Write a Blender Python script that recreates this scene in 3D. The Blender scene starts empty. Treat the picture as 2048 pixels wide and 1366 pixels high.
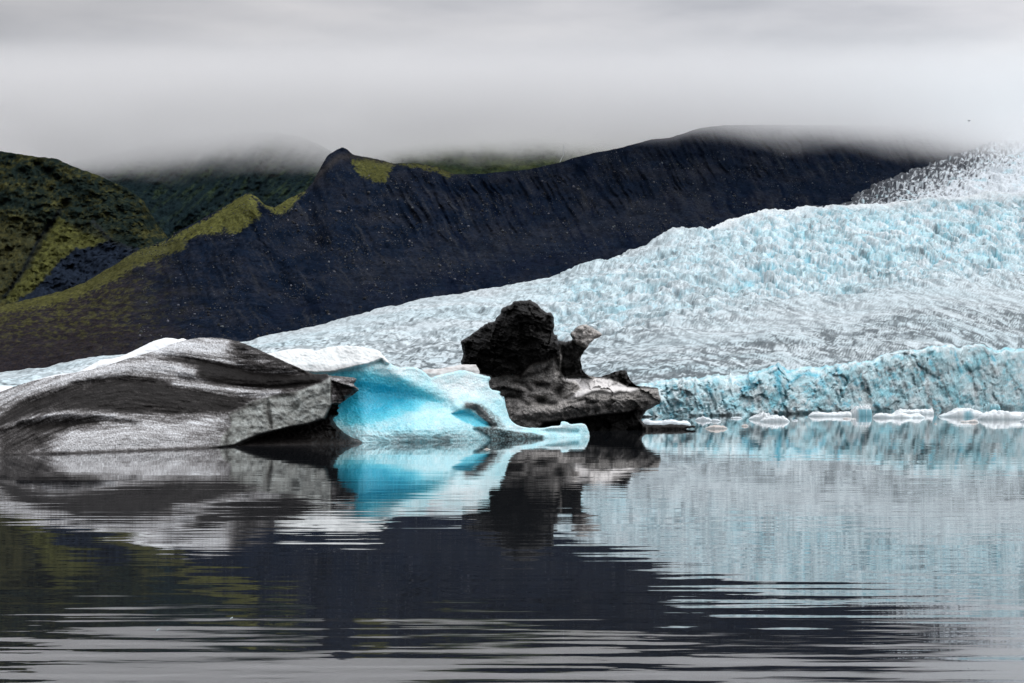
import bpy, math, random
import numpy as np

# ------------------------------------------------------------------ camera, sky, sun, exposure
sc = bpy.context.scene
F = 2048 * 60 / 36.0          # focal length in pixels of a 2048 wide frame
H = 3.3                       # eye height over the lagoon
HV = 795.0                    # row of the horizon
cam = bpy.data.cameras.new('camera'); cam_o = bpy.data.objects.new('camera', cam)
sc.collection.objects.link(cam_o); sc.camera = cam_o
cam.lens = 60; cam.sensor_width = 36; cam.clip_end = 20000; cam.clip_start = 0.1
cam_o.location = (0, 0, H); cam_o.rotation_euler = (math.pi / 2, 0, 0)
cam.shift_y = (HV - 683) / 2048

SUN_EL, SUN_AZ = math.radians(52), math.radians(62)     # azimuth from +Y towards +X
world = bpy.data.worlds.new('World'); sc.world = world; world.use_nodes = True
wn = world.node_tree; wn.nodes.clear()
def N(t, kind, **kw):
    n = t.nodes.new(kind)
    for k, v in kw.items():
        if k.startswith('i_'):
            key = k[2:]
            key = int(key) if key.isdigit() else key.replace('_', ' ')
            n.inputs[key].default_value = v
        else: setattr(n, k, v)
    return n
def math_n(t, op, a, b=None, c=None, clamp=False):
    n = t.nodes.new('ShaderNodeMath'); n.operation = op; n.use_clamp = clamp
    for i, v in enumerate((a, b, c)):
        if v is None: continue
        if isinstance(v, (int, float)): n.inputs[i].default_value = v
        else: t.links.new(v, n.inputs[i])
    return n.outputs[0]
def mix_rgb(t, fac, a, b, mode='MIX'):
    n = t.nodes.new('ShaderNodeMix'); n.data_type = 'RGBA'; n.blend_type = mode
    for i, v in ((0, fac), (6, a), (7, b)):
        if hasattr(v, 'default_value'): t.links.new(v, n.inputs[i])
        elif isinstance(v, (int, float)): n.inputs[i].default_value = v
        else: n.inputs[i].default_value = (*v, 1)
    return n.outputs[2]
def map_range(t, v, a, b, c, d, smooth=False):
    n = t.nodes.new('ShaderNodeMapRange')
    if smooth: n.interpolation_type = 'SMOOTHSTEP'
    t.links.new(v, n.inputs[0])
    for i, x in enumerate((a, b, c, d)): n.inputs[i + 1].default_value = x
    return n.outputs[0]

tc = N(wn, 'ShaderNodeTexCoord'); sep = N(wn, 'ShaderNodeSeparateXYZ'); wn.links.new(tc.outputs['Generated'], sep.inputs[0])
sky = N(wn, 'ShaderNodeTexSky', sky_type='NISHITA', sun_disc=False, sun_elevation=SUN_EL, sun_rotation=SUN_AZ)
mp = N(wn, 'ShaderNodeMapping'); mp.inputs['Scale'].default_value = (2.6, 2.6, 13.0); wn.links.new(tc.outputs['Generated'], mp.inputs[0])
nz = N(wn, 'ShaderNodeTexNoise', i_Scale=1.6, i_Detail=5.0, i_Roughness=0.5); wn.links.new(mp.outputs[0], nz.inputs['Vector'])
# overcast deck: level by height (brighter overhead), brighter towards the sun's side, soft bands
lvl = math_n(wn, 'ADD', math_n(wn, 'MULTIPLY', math_n(wn, 'POWER', math_n(wn, 'MAXIMUM', sep.outputs['Z'], 0.0), 1.6), 14.0), 4.9)
side = map_range(wn, sep.outputs['X'], -0.32, 0.30, 0.72, 1.2)
band = map_range(wn, nz.outputs['Fac'], 0.3, 0.7, 0.62, 1.3)
g = math_n(wn, 'MULTIPLY', math_n(wn, 'MULTIPLY', lvl, side), band)
tint = mix_rgb(wn, map_range(wn, nz.outputs['Fac'], 0.3, 0.7, 0, 1), (0.92, 0.95, 1.04), (1.0, 0.98, 0.995))
vm = N(wn, 'ShaderNodeVectorMath', operation='SCALE'); wn.links.new(tint, vm.inputs[0]); wn.links.new(g, vm.inputs['Scale'])
skycol = mix_rgb(wn, 0.95, sky.outputs[0], vm.outputs[0])
bg = N(wn, 'ShaderNodeBackground', i_Strength=0.1); wn.links.new(skycol, bg.inputs['Color'])
wo = N(wn, 'ShaderNodeOutputWorld'); wn.links.new(bg.outputs[0], wo.inputs[0])

sun = bpy.data.lights.new('sun', 'SUN'); sun_o = bpy.data.objects.new('sun', sun); sc.collection.objects.link(sun_o)
sun.energy = 1.3; sun.angle = math.radians(25); sun.color = (1.0, 0.985, 0.965)
sun_o.rotation_euler = (math.pi / 2 - SUN_EL, 0, math.pi - SUN_AZ)
sc.view_settings.view_transform = 'Standard'; sc.view_settings.look = 'None'
sc.view_settings.exposure = 0; sc.view_settings.gamma = 1; sc.view_settings.use_curve_mapping = False
cy = sc.cycles
cy.use_denoising = True; cy.denoiser = 'OPENIMAGEDENOISE'
cy.max_bounces = 16; cy.diffuse_bounces = 3; cy.glossy_bounces = 3; cy.volume_bounces = 14; cy.transmission_bounces = 2
cy.volume_step_rate = 1.0; cy.volume_max_steps = 128; cy.caustics_reflective = False; cy.caustics_refractive = False

# ------------------------------------------------------------------ numeric helpers
rng = np.random.RandomState(7)
PERM = np.concatenate([rng.permutation(256)] * 3).astype(np.int32)
GR = np.array([[1,1,0],[-1,1,0],[1,-1,0],[-1,-1,0],[1,0,1],[-1,0,1],[1,0,-1],[-1,0,-1],[0,1,1],[0,-1,1],[0,1,-1],[0,-1,-1],[1,1,0],[0,-1,1],[-1,1,0],[0,-1,-1]], np.float32)
def perlin(x, y, z=0.0):
    x, y, z = np.broadcast_arrays(np.asarray(x, np.float32), np.asarray(y, np.float32), np.asarray(z, np.float32))
    xi, yi, zi = np.floor(x).astype(np.int32), np.floor(y).astype(np.int32), np.floor(z).astype(np.int32)
    xf, yf, zf = x - xi, y - yi, z - zi
    xi &= 255; yi &= 255; zi &= 255
    fade = lambda t: t * t * t * (t * (t * 6 - 15) + 10)
    U, V, W = fade(xf), fade(yf), fade(zf)
    def g(i, j, k):
        h = PERM[PERM[PERM[xi + i] + yi + j] + zi + k] & 15
        G = GR[h]
        return G[..., 0] * (xf - i) + G[..., 1] * (yf - j) + G[..., 2] * (zf - k)
    l = lambda a, b, t: a + (b - a) * t
    return l(l(l(g(0,0,0), g(1,0,0), U), l(g(0,1,0), g(1,1,0), U), V), l(l(g(0,0,1), g(1,0,1), U), l(g(0,1,1), g(1,1,1), U), V), W)
def fbm(x, y, z=0.0, o=4, r=0.5):
    s = 0; a = 1; n = 0
    for i in range(o):
        k = 2.03 ** i
        s = s + a * perlin(np.asarray(x) * k + 17.3 * i, np.asarray(y) * k - 9.1 * i, np.asarray(z) * k + 5.7 * i); n += a; a *= r
    return s / n
def ridged(x, y, z=0.0, o=4, r=0.5):
    s = 0; a = 1; n = 0
    for i in range(o):
        k = 2.07 ** i
        s = s + a * (1 - 2.2 * np.abs(perlin(np.asarray(x) * k + 11.3 * i, np.asarray(y) * k + 3.1 * i, np.asarray(z) * k + 2.7 * i))); n += a; a *= r
    return s / n
def worley(x, y, seed=0):
    """distance to nearest and second nearest jittered cell centre, and a random value of the nearest cell"""
    x = np.asarray(x, np.float32); y = np.asarray(y, np.float32)
    xi, yi = np.floor(x).astype(np.int32), np.floor(y).astype(np.int32)
    f1 = np.full(x.shape, 9., np.float32); f2 = f1.copy(); idv = np.zeros_like(f1)
    for i in (-1, 0, 1):
        for j in (-1, 0, 1):
            a, b = xi + i, yi + j
            h = PERM[(PERM[(a + seed) & 255] + b) & 255]; h2 = PERM[(h + 71 + seed) & 255]
            d = np.hypot(a + 0.1 + 0.8 * h / 255. - x, b + 0.1 + 0.8 * h2 / 255. - y).astype(np.float32)
            near = d < f1
            f2 = np.where(near, f1, np.minimum(f2, d)); idv = np.where(near, PERM[(h2 + 13) & 255] / 255., idv); f1 = np.where(near, d, f1)
    return f1, f2, idv
def sstep(a, b, x):
    t = np.clip((x - a) / (b - a), 0, 1); return t * t * (3 - 2 * t)
def lerp(a, b, t): return a + (b - a) * t
def curve(pts, sm=0):
    p = np.array(pts, float)
    def f(u):
        u = np.asarray(u, float)
        if not sm: return np.interp(u, p[:, 0], p[:, 1])
        return sum(w * np.interp(u + k * sm, p[:, 0], p[:, 1]) for k, w in ((-1, .1), (-.66, .15), (-.33, .17), (0, .16), (.33, .17), (.66, .15), (1, .1)))
    return f
def col(*c): return np.array(c, np.float32)
def mixc(c, d, m): return c + (d - c) * m[..., None]
def pt(u, v, D):
    """world position seen in direction (u, v) at distance D along +Y"""
    return np.stack([(u - 1024) / F * D, D + 0 * u, H - (v - HV) / F * D], -1)
def water_d(v): return H * F / (v - HV)
def poly_sd(U, V, P):
    """signed distance (positive inside) to polygon P and the nearest boundary point"""
    sh = U.shape; u = U.ravel().astype(np.float32); v = V.ravel().astype(np.float32)
    best = np.full(u.shape, 1e9, np.float32); bu = u.copy(); bv = v.copy(); ins = np.zeros(u.shape, bool)
    n = len(P)
    for i in range(n):
        ax, ay = P[i]; bx, by = P[(i + 1) % n]
        dx, dy = bx - ax, by - ay; L = dx * dx + dy * dy + 1e-9
        t = np.clip(((u - ax) * dx + (v - ay) * dy) / L, 0, 1)
        qx, qy = ax + t * dx, ay + t * dy
        d = (u - qx) ** 2 + (v - qy) ** 2
        m = d < best; best[m] = d[m]; bu[m] = qx[m]; bv[m] = qy[m]
        if dy != 0:
            c = ((ay > v) != (by > v)) & (u < ax + (v - ay) * dx / dy); ins ^= c
    sd = np.sqrt(best) * np.where(ins, 1, -1)
    return sd.reshape(sh), bu.reshape(sh), bv.reshape(sh)
def line_d(U, V, pts):
    best = np.full(U.shape, 1e9, np.float32)
    for (ax, ay), (bx, by) in zip(pts[:-1], pts[1:]):
        dx, dy = bx - ax, by - ay; L = dx * dx + dy * dy + 1e-9
        t = np.clip(((U - ax) * dx + (V - ay) * dy) / L, 0, 1)
        best = np.minimum(best, (U - ax - t * dx) ** 2 + (V - ay - t * dy) ** 2)
    return np.sqrt(best)
def region(U, V, P, soft=6, bias=0):
    sd = poly_sd(U, V, P)[0]; return sstep(-soft, soft, sd + bias)
def stroke(U, V, pts, w): return np.exp(-(line_d(U, V, pts) / w) ** 2)
def zoom(x0, y0, s, pts): return [(x0 + x / s, y0 + y / s) for x, y in pts]
def chaikin(P, k=1):
    for _ in range(k):
        Q = []
        for i in range(len(P)):
            a, b = P[i], P[(i + 1) % len(P)]
            Q += [(a[0] * .8 + b[0] * .2, a[1] * .8 + b[1] * .2), (a[0] * .2 + b[0] * .8, a[1] * .2 + b[1] * .8)]
        P = Q
    return P
def roughen(P, amp=1.0, step=3.0, seed=0):
    Q = []
    for i in range(len(P)):
        a, b = np.array(P[i]), np.array(P[(i + 1) % len(P)]); L = np.hypot(*(b - a)); n = max(1, int(L / step))
        for k in range(n): Q.append(a + (b - a) * k / n)
    Q = np.array(Q); i = np.arange(len(Q))
    nx = fbm(Q[:, 0] / 9, Q[:, 1] / 9, seed + 3.3, 3, .7); ny = fbm(Q[:, 0] / 9, Q[:, 1] / 9, seed + 8.1, 3, .7)
    return list(zip(Q[:, 0] + nx * amp * 2, Q[:, 1] + ny * amp * 2))

# ------------------------------------------------------------------ object helpers
def link(o, parent=None):
    sc.collection.objects.link(o)
    if parent is not None: o.parent = parent
    return o
def mesh_np(name, V, Q, mat, color=None, parent=None, smooth=True, origin=None):
    V = np.asarray(V, np.float32).reshape(-1, 3)
    if origin is not None: V = V - np.array(origin, np.float32)
    Q = np.asarray(Q, np.int32); k = Q.shape[1]
    me = bpy.data.meshes.new(name)
    me.vertices.add(len(V)); me.vertices.foreach_set('co', V.ravel())
    me.loops.add(Q.size); me.loops.foreach_set('vertex_index', Q.ravel())
    me.polygons.add(len(Q)); me.polygons.foreach_set('loop_start', np.arange(0, Q.size, k, dtype=np.int32))
    me.update(calc_edges=True)
    if smooth: me.shade_smooth()
    if color is not None:
        a = me.color_attributes.new('albedo', 'FLOAT_COLOR', 'POINT')
        c = np.ones((len(V), 4), np.float32); c[:, :3] = np.clip(np.asarray(color).reshape(-1, 3), 0.003, 0.9)
        a.data.foreach_set('color', c.ravel())
    me.materials.append(mat)
    o = bpy.data.objects.new(name, me)
    if origin is not None: o.location = origin
    return link(o, parent)
def grid_faces(nr, nc):
    i = np.arange(nr * nc).reshape(nr, nc)
    return np.stack([i[:-1, :-1], i[:-1, 1:], i[1:, 1:], i[1:, :-1]], -1).reshape(-1, 4)
def tag(o, label, cat, group=None):
    o['label'] = label; o['category'] = cat
    if group: o['group'] = group
    return o
def structure(o, label=None, cat=None):
    o['kind'] = 'structure'
    if label: o['label'] = label
    if cat: o['category'] = cat
    return o
def empty(name, loc):
    o = bpy.data.objects.new(name, None); o.location = loc; o.empty_display_size = 0.5
    return link(o)

# ------------------------------------------------------------------ materials
def surface_mat(name, rough=0.8, grain=((3.0, 0.12),), bump=((2.0, 0.3, 0.1),), spec=0.3, sss=0.0, speck=None, coat=0.0):
    m = bpy.data.materials.new(name); m.use_nodes = True; t = m.node_tree; b = t.nodes['Principled BSDF']
    at = N(t, 'ShaderNodeAttribute', attribute_name='albedo'); tc = N(t, 'ShaderNodeTexCoord')
    c = at.outputs['Color']
    for s, a in grain:
        n = N(t, 'ShaderNodeTexNoise', i_Scale=s, i_Detail=6.0, i_Roughness=0.65); t.links.new(tc.outputs['Object'], n.inputs['Vector'])
        k = map_range(t, n.outputs['Fac'], 0.3, 0.7, 1 - a, 1 + a)
        v = N(t, 'ShaderNodeVectorMath', operation='SCALE'); t.links.new(c, v.inputs[0]); t.links.new(k, v.inputs['Scale']); c = v.outputs[0]
    if speck:
        s, lo, hi, sc_, amt = speck
        n = N(t, 'ShaderNodeTexNoise', i_Scale=s, i_Detail=3.0, i_Roughness=0.7); t.links.new(tc.outputs['Object'], n.inputs['Vector'])
        c = mix_rgb(t, math_n(t, 'MULTIPLY', map_range(t, n.outputs['Fac'], lo, hi, 0, 1), amt), c, sc_)
    t.links.new(c, b.inputs['Base Color'])
    prev = None
    for s, d, st in bump:
        n = N(t, 'ShaderNodeTexNoise', i_Scale=s, i_Detail=8.0, i_Roughness=0.6); t.links.new(tc.outputs['Object'], n.inputs['Vector'])
        bp = N(t, 'ShaderNodeBump', i_Strength=st, i_Distance=d); t.links.new(n.outputs['Fac'], bp.inputs['Height'])
        if prev is not None: t.links.new(prev, bp.inputs['Normal'])
        prev = bp.outputs[0]
    t.links.new(prev, b.inputs['Normal'])
    b.inputs['Roughness'].default_value = rough; b.inputs['Specular IOR Level'].default_value = spec
    if sss:
        b.inputs['Subsurface Weight'].default_value = sss; b.inputs['Subsurface Radius'].default_value = (0.3, 0.8, 1.0); b.inputs['Subsurface Scale'].default_value = 0.4
    return m
M_glacier = surface_mat('glacier_ice', 0.75, ((0.3, 0.12), (0.9, 0.22)), ((0.5, 1.0, 0.5), (2.0, 0.3, 0.5)))
M_scree = surface_mat('dark_scree', 0.9, ((0.08, 0.3), (0.5, 0.5)), ((0.3, 1.5, 0.6), (1.2, 0.5, 0.6)), spec=0.0)
M_hill = surface_mat('mossy_rock', 0.95, ((0.05, 0.3), (0.35, 0.5)), ((0.15, 3.0, 0.6), (0.8, 0.7, 0.6)), spec=0.0)
M_berg = surface_mat('ash_covered_ice', 0.6, ((2.0, 0.12), (11.0, 0.4)), ((3.0, 0.1, 0.35), (10.0, 0.06, 0.8)), spec=0.06)
M_wet = surface_mat('wet_ash_ice', 0.38, ((2.0, 0.2), (9.0, 0.5)), ((2.5, 0.15, 0.4), (9.0, 0.06, 0.8)), spec=0.05)
M_blue = surface_mat('clear_blue_ice', 0.35, ((1.5, 0.08), (7.0, 0.22)), ((1.2, 0.15, 0.5), (6.0, 0.10, 0.9)), spec=0.5)
M_snow = surface_mat('old_snow', 0.8, ((2.0, 0.03), (12.0, 0.07)), ((1.5, 0.2, 0.4), (14.0, 0.04, 0.7)), spec=0.2)
M_rock = surface_mat('boulder_stone', 0.9, ((1.5, 0.2),), ((2.0, 0.2, 0.5),), spec=0.2)

def plain_mat(name, c, rough=0.7):
    m = bpy.data.materials.new(name); m.use_nodes = True; b = m.node_tree.nodes['Principled BSDF']
    n = N(m.node_tree, 'ShaderNodeTexNoise', i_Scale=3.0); x = mix_rgb(m.node_tree, n.outputs['Fac'], tuple(k * .8 for k in c), tuple(min(1, k * 1.15) for k in c))
    m.node_tree.links.new(x, b.inputs['Base Color']); b.inputs['Roughness'].default_value = rough
    return m

# ------------------------------------------------------------------ water
def water():
    m = bpy.data.materials.new('lagoon_water'); m.use_nodes = True; t = m.node_tree; b = t.nodes['Principled BSDF']
    b.inputs['Base Color'].default_value = (0.016, 0.018, 0.021, 1); b.inputs['Roughness'].default_value = 0.015
    b.inputs['IOR'].default_value = 1.333; b.inputs['Specular IOR Level'].default_value = 0.5
    tc = N(t, 'ShaderNodeTexCoord'); sp = N(t, 'ShaderNodeSeparateXYZ'); t.links.new(tc.outputs['Object'], sp.inputs[0])
    def slope(sx, sy, rot, detail, rough, seed):
        mp = N(t, 'ShaderNodeMapping'); mp.inputs['Rotation'].default_value = (0, 0, math.radians(rot))
        mp.inputs['Scale'].default_value = (sx, sy, 1); mp.inputs['Location'].default_value = (seed, seed * 2, seed)
        t.links.new(tc.outputs['Object'], mp.inputs[0])
        n = N(t, 'ShaderNodeTexNoise', i_Scale=1.0, i_Detail=detail, i_Roughness=rough); t.links.new(mp.outputs[0], n.inputs['Vector'])
        return math_n(t, 'SUBTRACT', n.outputs['Fac'], 0.5)
    y = sp.outputs['Y']
    # stirred water by the shore, calmer towards the ice
    near = map_range(t, y, 17, 37, 1, 0, True)
    mid = map_range(t, y, 25, 110, 1, 0.2, True)
    s1 = math_n(t, 'MULTIPLY', slope(0.24, 2.0, 2.5, 3.0, 0.5, 3), math_n(t, 'MULTIPLY', near, 0.10))
    s2 = math_n(t, 'MULTIPLY', slope(0.20, 2.0, -2.5, 3.0, 0.6, 9), math_n(t, 'MULTIPLY', mid, 0.034))
    s3 = math_n(t, 'MULTIPLY', slope(0.06, 0.5, 0.5, 4.0, 0.65, 5), 0.011)
    s4 = math_n(t, 'MULTIPLY', slope(0.9, 4.2, 3, 3.0, 0.6, 1), math_n(t, 'ADD', math_n(t, 'MULTIPLY', near, 0.03), 0.006))
    sy = math_n(t, 'ADD', math_n(t, 'ADD', s1, s2), math_n(t, 'ADD', s3, s4))
    sx = math_n(t, 'MULTIPLY', slope(0.4, 1.6, 8, 3.0, 0.6, 15), 0.004)
    cb = N(t, 'ShaderNodeCombineXYZ'); t.links.new(sx, cb.inputs[0]); t.links.new(sy, cb.inputs[1]); cb.inputs[2].default_value = 1
    nm = N(t, 'ShaderNodeVectorMath', operation='NORMALIZE'); t.links.new(cb.outputs[0], nm.inputs[0])
    t.links.new(nm.outputs[0], b.inputs['Normal'])
    gl = N(t, 'ShaderNodeBsdfGlossy', i_Roughness=0.015); gl.inputs['Color'].default_value = (.97, .97, .97, 1); t.links.new(nm.outputs[0], gl.inputs['Normal'])
    mx = N(t, 'ShaderNodeMixShader', i_0=0.13); out = [n for n in t.nodes if n.type == 'OUTPUT_MATERIAL'][0]
    t.links.new(b.outputs[0], mx.inputs[1]); t.links.new(gl.outputs[0], mx.inputs[2]); t.links.new(mx.outputs[0], out.inputs['Surface'])
    xs = [-6000, -1500, -400, 400, 1500, 6000]; ys = [-3000, -200, 0, 100, 300, 900, 9000]
    V = [(x, yy, 0) for yy in ys for x in xs]
    o = mesh_np('water', V, grid_faces(len(ys), len(xs)), m, smooth=False)
    structure(o, 'calm dark lagoon water with long ripples in the foreground')
water()

# ------------------------------------------------------------------ terrain sheets
def sheet(name, us, rows, disp, colour, mat, label, smooth=True):
    """rows: list of (v, D) arrays per row; disp and colour get u, v, D grids"""
    Vv = np.array([r[0] for r in rows]); D = np.array([r[1] for r in rows]); U = np.broadcast_to(us, Vv.shape)
    P = pt(U, Vv, D)
    P = P + disp(U, Vv, D, P)
    C = colour(U, Vv, D, P)
    o = mesh_np(name, P, grid_faces(*Vv.shape), mat, C, smooth=smooth)
    return structure(o, label)

def cols(a, b, st, lo, hi): return np.concatenate([np.arange(lo, a, 9.0), np.arange(a, b, st), np.arange(b, hi, 9.0)])
# --- glacier
GW = curve([(-300, 837), (600, 836), (1290, 834), (1450, 831), (1690, 825), (1955, 819), (2048, 817), (2350, 812)], 60)
GC = curve([(-300, 800), (500, 800), (1200, 790), (1290, 772), (1330, 764), (1380, 760), (1420, 757), (1500, 752), (1535, 746), (1556, 727), (1575, 746), (1620, 738), (1680, 736), (1745, 722), (1765, 710), (1800, 705), (1830, 709), (1858, 695), (1885, 694), (1915, 703), (1950, 697), (1980, 700), (2048, 703), (2350, 700)])
GK = curve([(-300, 785), (-120, 762), (0, 748), (100, 736), (200, 713), (300, 700), (500, 676), (560, 664), (650, 645), (760, 620), (850, 600), (1000, 573), (1100, 551), (1200, 520), (1300, 488), (1345, 462), (1400, 457), (1500, 431), (1540, 424), (1620, 416), (1700, 410), (1800, 400), (1850, 395), (2048, 384), (2350, 372)])
GKD = curve([(-300, 460), (0, 500), (500, 600), (1000, 760), (1345, 950), (1540, 1050), (1850, 1150), (2048, 1200), (2350, 1280)], 90)
def glacier():
    us = cols(-120, 2170, 2.0, -700, 2900)
    w, c, k, kd = GW(us), GC(us), GK(us), GKD(us)
    cs = np.convolve(np.pad(c, 40, 'edge'), np.hanning(81) / np.hanning(81).sum(), 'valid')
    jag = c - cs + fbm(us / 26, 0, 1.5, 4, .6) * 9 - (worley(us / 17, 0 * us + .5, 3)[2] - .5) * 9 * sstep(1300, 1400, us) - np.abs(fbm(us / 8, 0, 2.5, 2)) * 6
    ks = np.convolve(np.pad(k, 30, 'edge'), np.hanning(61) / np.hanning(61).sum(), 'valid'); kj = k - ks; c = cs
    d0 = water_d(w); rows = []
    rows.append((w + 10, d0 - 0.5))
    n1, n2 = 66, 215
    for i in range(n1):
        s = i / n1; rows.append((lerp(w + 2, c + jag, s), d0 + 0.5 + s * 2.0 + (s ** 6) * 4))
    d1 = d0 + 6.5
    for i in range(n2):
        s = i / (n2 - 1); rows.append((lerp(c, ks, s) + jag * math.exp(-s * 22) + kj * math.exp(-(1 - s) * 14), d1 + (kd - d1) * s ** 1.1))
    for i in range(1, 5):
        rows.append((k + 3.0 * i * i, kd + 12 * i))
    R = np.array([np.full(len(us), -1.)] + [np.full(len(us), i / n1) for i in range(n1)] + [np.full(len(us), 1 + i / (n2 - 1)) for i in range(n2)] + [np.full(len(us), 2 + i * .02) for i in range(1, 5)])
    store = {}
    def disp(U, V, D, P):
        X, Y, Z = P[..., 0], P[..., 1], P[..., 2]
        cliff = (R < 1); s = np.clip(R - 1, 0, 1); surf = sstep(0, 0.04, s)
        # icefall zone: right, upper part
        fall = sstep(1230, 1560, U) * sstep(0.36, 0.55, s) * (1 - 0.65 * sstep(0.93, 1.0, s))
        fall2 = sstep(1040, 1150, U) * (1 - sstep(1500, 1600, U)) * sstep(0.3, 0.5, s) * (1 - sstep(.85, 1, s)) * 0.6
        fall = np.maximum(fall, fall2)
        wx = X + 8 * fbm(X / 30, Y / 90, 4.0, 4, .6); wy = Y + 26 * fbm(X / 30, Y / 90, 9.0, 4, .6)
        wx2 = X + 10 * fbm(X / 16, Y / 40, 14.0, 4, .6); wy2 = Y + 30 * fbm(X / 16, Y / 40, 19.0, 4, .6)
        f1, f2, idv = worley(wx2 / 9.0 + wy2 / 90, wy2 / 30., 3)
        g1, g2, idg = worley(wx2 / 4.6, wy2 / 15 - wx2 / 30, 40)
        rg = ridged(wx2 / 14, wy2 / 48, 5., 4, .55)
        ser = (idv - 0.45) * 2.2 + sstep(0, 0.35, f2 - f1) * 1.4 - f1 * 1.8 + (idg - .5) * 1.1 - g1 * 1.1 + rg * 4.6
        flow = ridged(wx / 34 + Y / 140, wy / 75 - X / 150, 2.0, 4, .55)
        roll = fbm(X / 80, Y / 90, 7.0, 4)
        fine = ridged(wx / 10, wy / 34, 3.0, 3, .55) + .45 * ridged(X / 4.2, Y / 16, 13., 2)
        size = np.clip(D / 900., 0.35, 1.1)
        calm = 1 - 0.75 * np.exp(-((s - 0.30 - 0.05 * np.sin(U / 240)) / 0.085) ** 2) * sstep(1050, 1400, U)
        calm = calm * lerp(1, 0.5, np.exp(-((s - .95) / .12) ** 2) * (1 - sstep(950, 1250, U)))
        dz = surf * (1 - fall) * ((flow * 3.6 + fine * 1.7) * size * calm + roll * 6 * size) + fall * (ser * 1.05 + roll * 7)
        dz = dz - surf * 2.5 * size
        dz = dz * lerp(1, 0.75, sstep(.98, 1, s))
        # cliff: slanting facets, flutes and buttresses, pushed to and from the water
        sl = U - 0.30 * (V - 700)
        cf1, cf2, cid = worley(sl / 42 + 0.9 * fbm(U / 30, V / 30, 3, 4), V / 80 + U / 130 + .5 * fbm(U / 30, V / 30, 8, 3), 17)
        e1, e2, eid = worley(sl / 14 + .7 * fbm(U / 11, V / 11, 3, 3), V / 24 + .5 * fbm(U / 11, V / 11, 6, 3), 5)
        dy = (1 - cf1) * 3.2 + (cid - .5) * 2.2 + (eid - .5) * .9 + 1.3 * ridged(sl / 26, V / 90, 1, 4, .55) + .9 * ridged(sl / 10, V / 80, 21, 3, .6) + 3.2 * fbm(U / 80, V / 300, 5.5, 3) - 1.2
        dy = -dy
        edge = sstep(-.05, .1, R) * (1 - sstep(1.0, 1.06, R))
        out = np.zeros_like(P); out[..., 2] = dz; out[..., 1] = dy * edge; out[..., 0] = dy * edge * (U - 1024) / F
        store.update(fall=fall, f=f2 - f1, g=g2 - g1, flow=flow, fine=fine, cliff=cliff, s=s, cf=cf2 - cf1, ef=e2 - e1, cid=cid, idv=idv, wx=wx, wy=wy, sl=sl, eid=eid, calm=calm)
        return out
    def colour(U, V, D, P):
        q = store; X, Y, Z = P[..., 0], P[..., 1], P[..., 2]; s = q['s']
        base = np.broadcast_to(col(.74, .83, .86), P.shape).copy()
        tone = fbm(X / 60, Y / 40, 12., 4)
        base = mixc(base, col(.50, .72, .78), np.clip(.25 + tone * 1.1, 0, .8) * lerp(1, .5, sstep(.1, .3, s) * (1 - sstep(.45, .55, s))))
        base = mixc(base, col(.46, .76, .83), q['fall'] * np.clip(.12 + 1.6 * fbm(X / 25, Y / 25, 3., 4), 0, .9))
        base = mixc(base, col(.12, .52, .66), q['fall'] * (1 - sstep(0.0, .16, q['f'])) * .75)
        base = mixc(base, col(.2, .6, .72), q['fall'] * (1 - sstep(0.0, .10, q['g'])) * .4)
        base = mixc(base, col(.16, .58, .70), q['fall'] * sstep(.22, .4, fbm(X / 12, Y / 16, 31., 3)) * .6)
        # ash: thin wandering lines and smudges, denser low down and on the left margin
        gx_ = X + 3 * fbm(X / 7, Y / 22, 4., 3); gy_ = Y + 8 * fbm(X / 7, Y / 22, 9., 3)
        ln = lambda a, b, z, w: 1 - sstep(w * .55, w, np.abs(perlin(gx_ / a + gy_ / b * .5, gy_ / b, z) + .25 * perlin(X / (a * .3), Y / (b * .3), z + 3)))
        l1, l2, l3 = ln(14, 46, 6., .075), ln(6.0, 22, 16., .11), ln(3.2, 12, 26., .16)
        patch = sstep(-.25, .15, fbm(X / 30, Y / 80, 21., 4)); patch2 = sstep(-.35, .05, fbm(X / 18, Y / 60, 25., 4)); patch3 = sstep(-.35, .05, fbm(X / 12, Y / 40, 28., 4))
        low = 1 - sstep(.22, .75, s) * .45
        k_ = lerp(.35, 1, np.clip(q['calm'], 0, 1)) * (1 - q['fall'] * .45)
        dark = np.clip((l1 * .85 * patch + l2 * .8 * patch2 + l3 * .8 * patch3), 0, 1) * low * k_
        smudge = sstep(.12, .24, fbm(X / 3.2, Y / 12, 44., 3, .75)) * .7 * patch2 * k_
        stri = sstep(.05, .4, fbm(X / 26 + Y / 60, Y / 12, 71., 4, .6)) * .35
        grey = col(.36, .43, .46)
        base = mixc(base, grey, np.clip(.34 * low + stri + .12, 0, .7) * (1 - .8 * q['fall']))
        base = mixc(base, col(.10, .14, .16), q['fall'] * sstep(.14, .26, fbm(X / 5, Y / 16, 91., 4, .7)) * .75 * sstep(-.2, .1, fbm(X / 40, Y / 60, 93., 3)))
        base = mixc(base, col(.045, .065, .075), np.clip(dark + smudge * (1 - dark), 0, .9))
        # left margin is dirtier
        base = mixc(base, col(.35, .36, .37), sstep(.9, 1, s) * (1 - sstep(900, 1200, U)) * .35)
        base = mixc(base, col(.86, .89, .90), sstep(1.0, 1.0 + 1e-3, s + 0 * s) * .0 + sstep(.955, 1, s) * sstep(1250, 1400, U) * .6)
        # cliff
        cl = (q['cliff'] | (s < .015)).astype(np.float32)
        cb = np.broadcast_to(col(.29, .61, .69), P.shape).copy()
        cb = mixc(cb, col(.66, .78, .80), np.clip(.5 + 1.4 * fbm(U / 45, V / 40, 2., 4), 0, 1))
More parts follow.
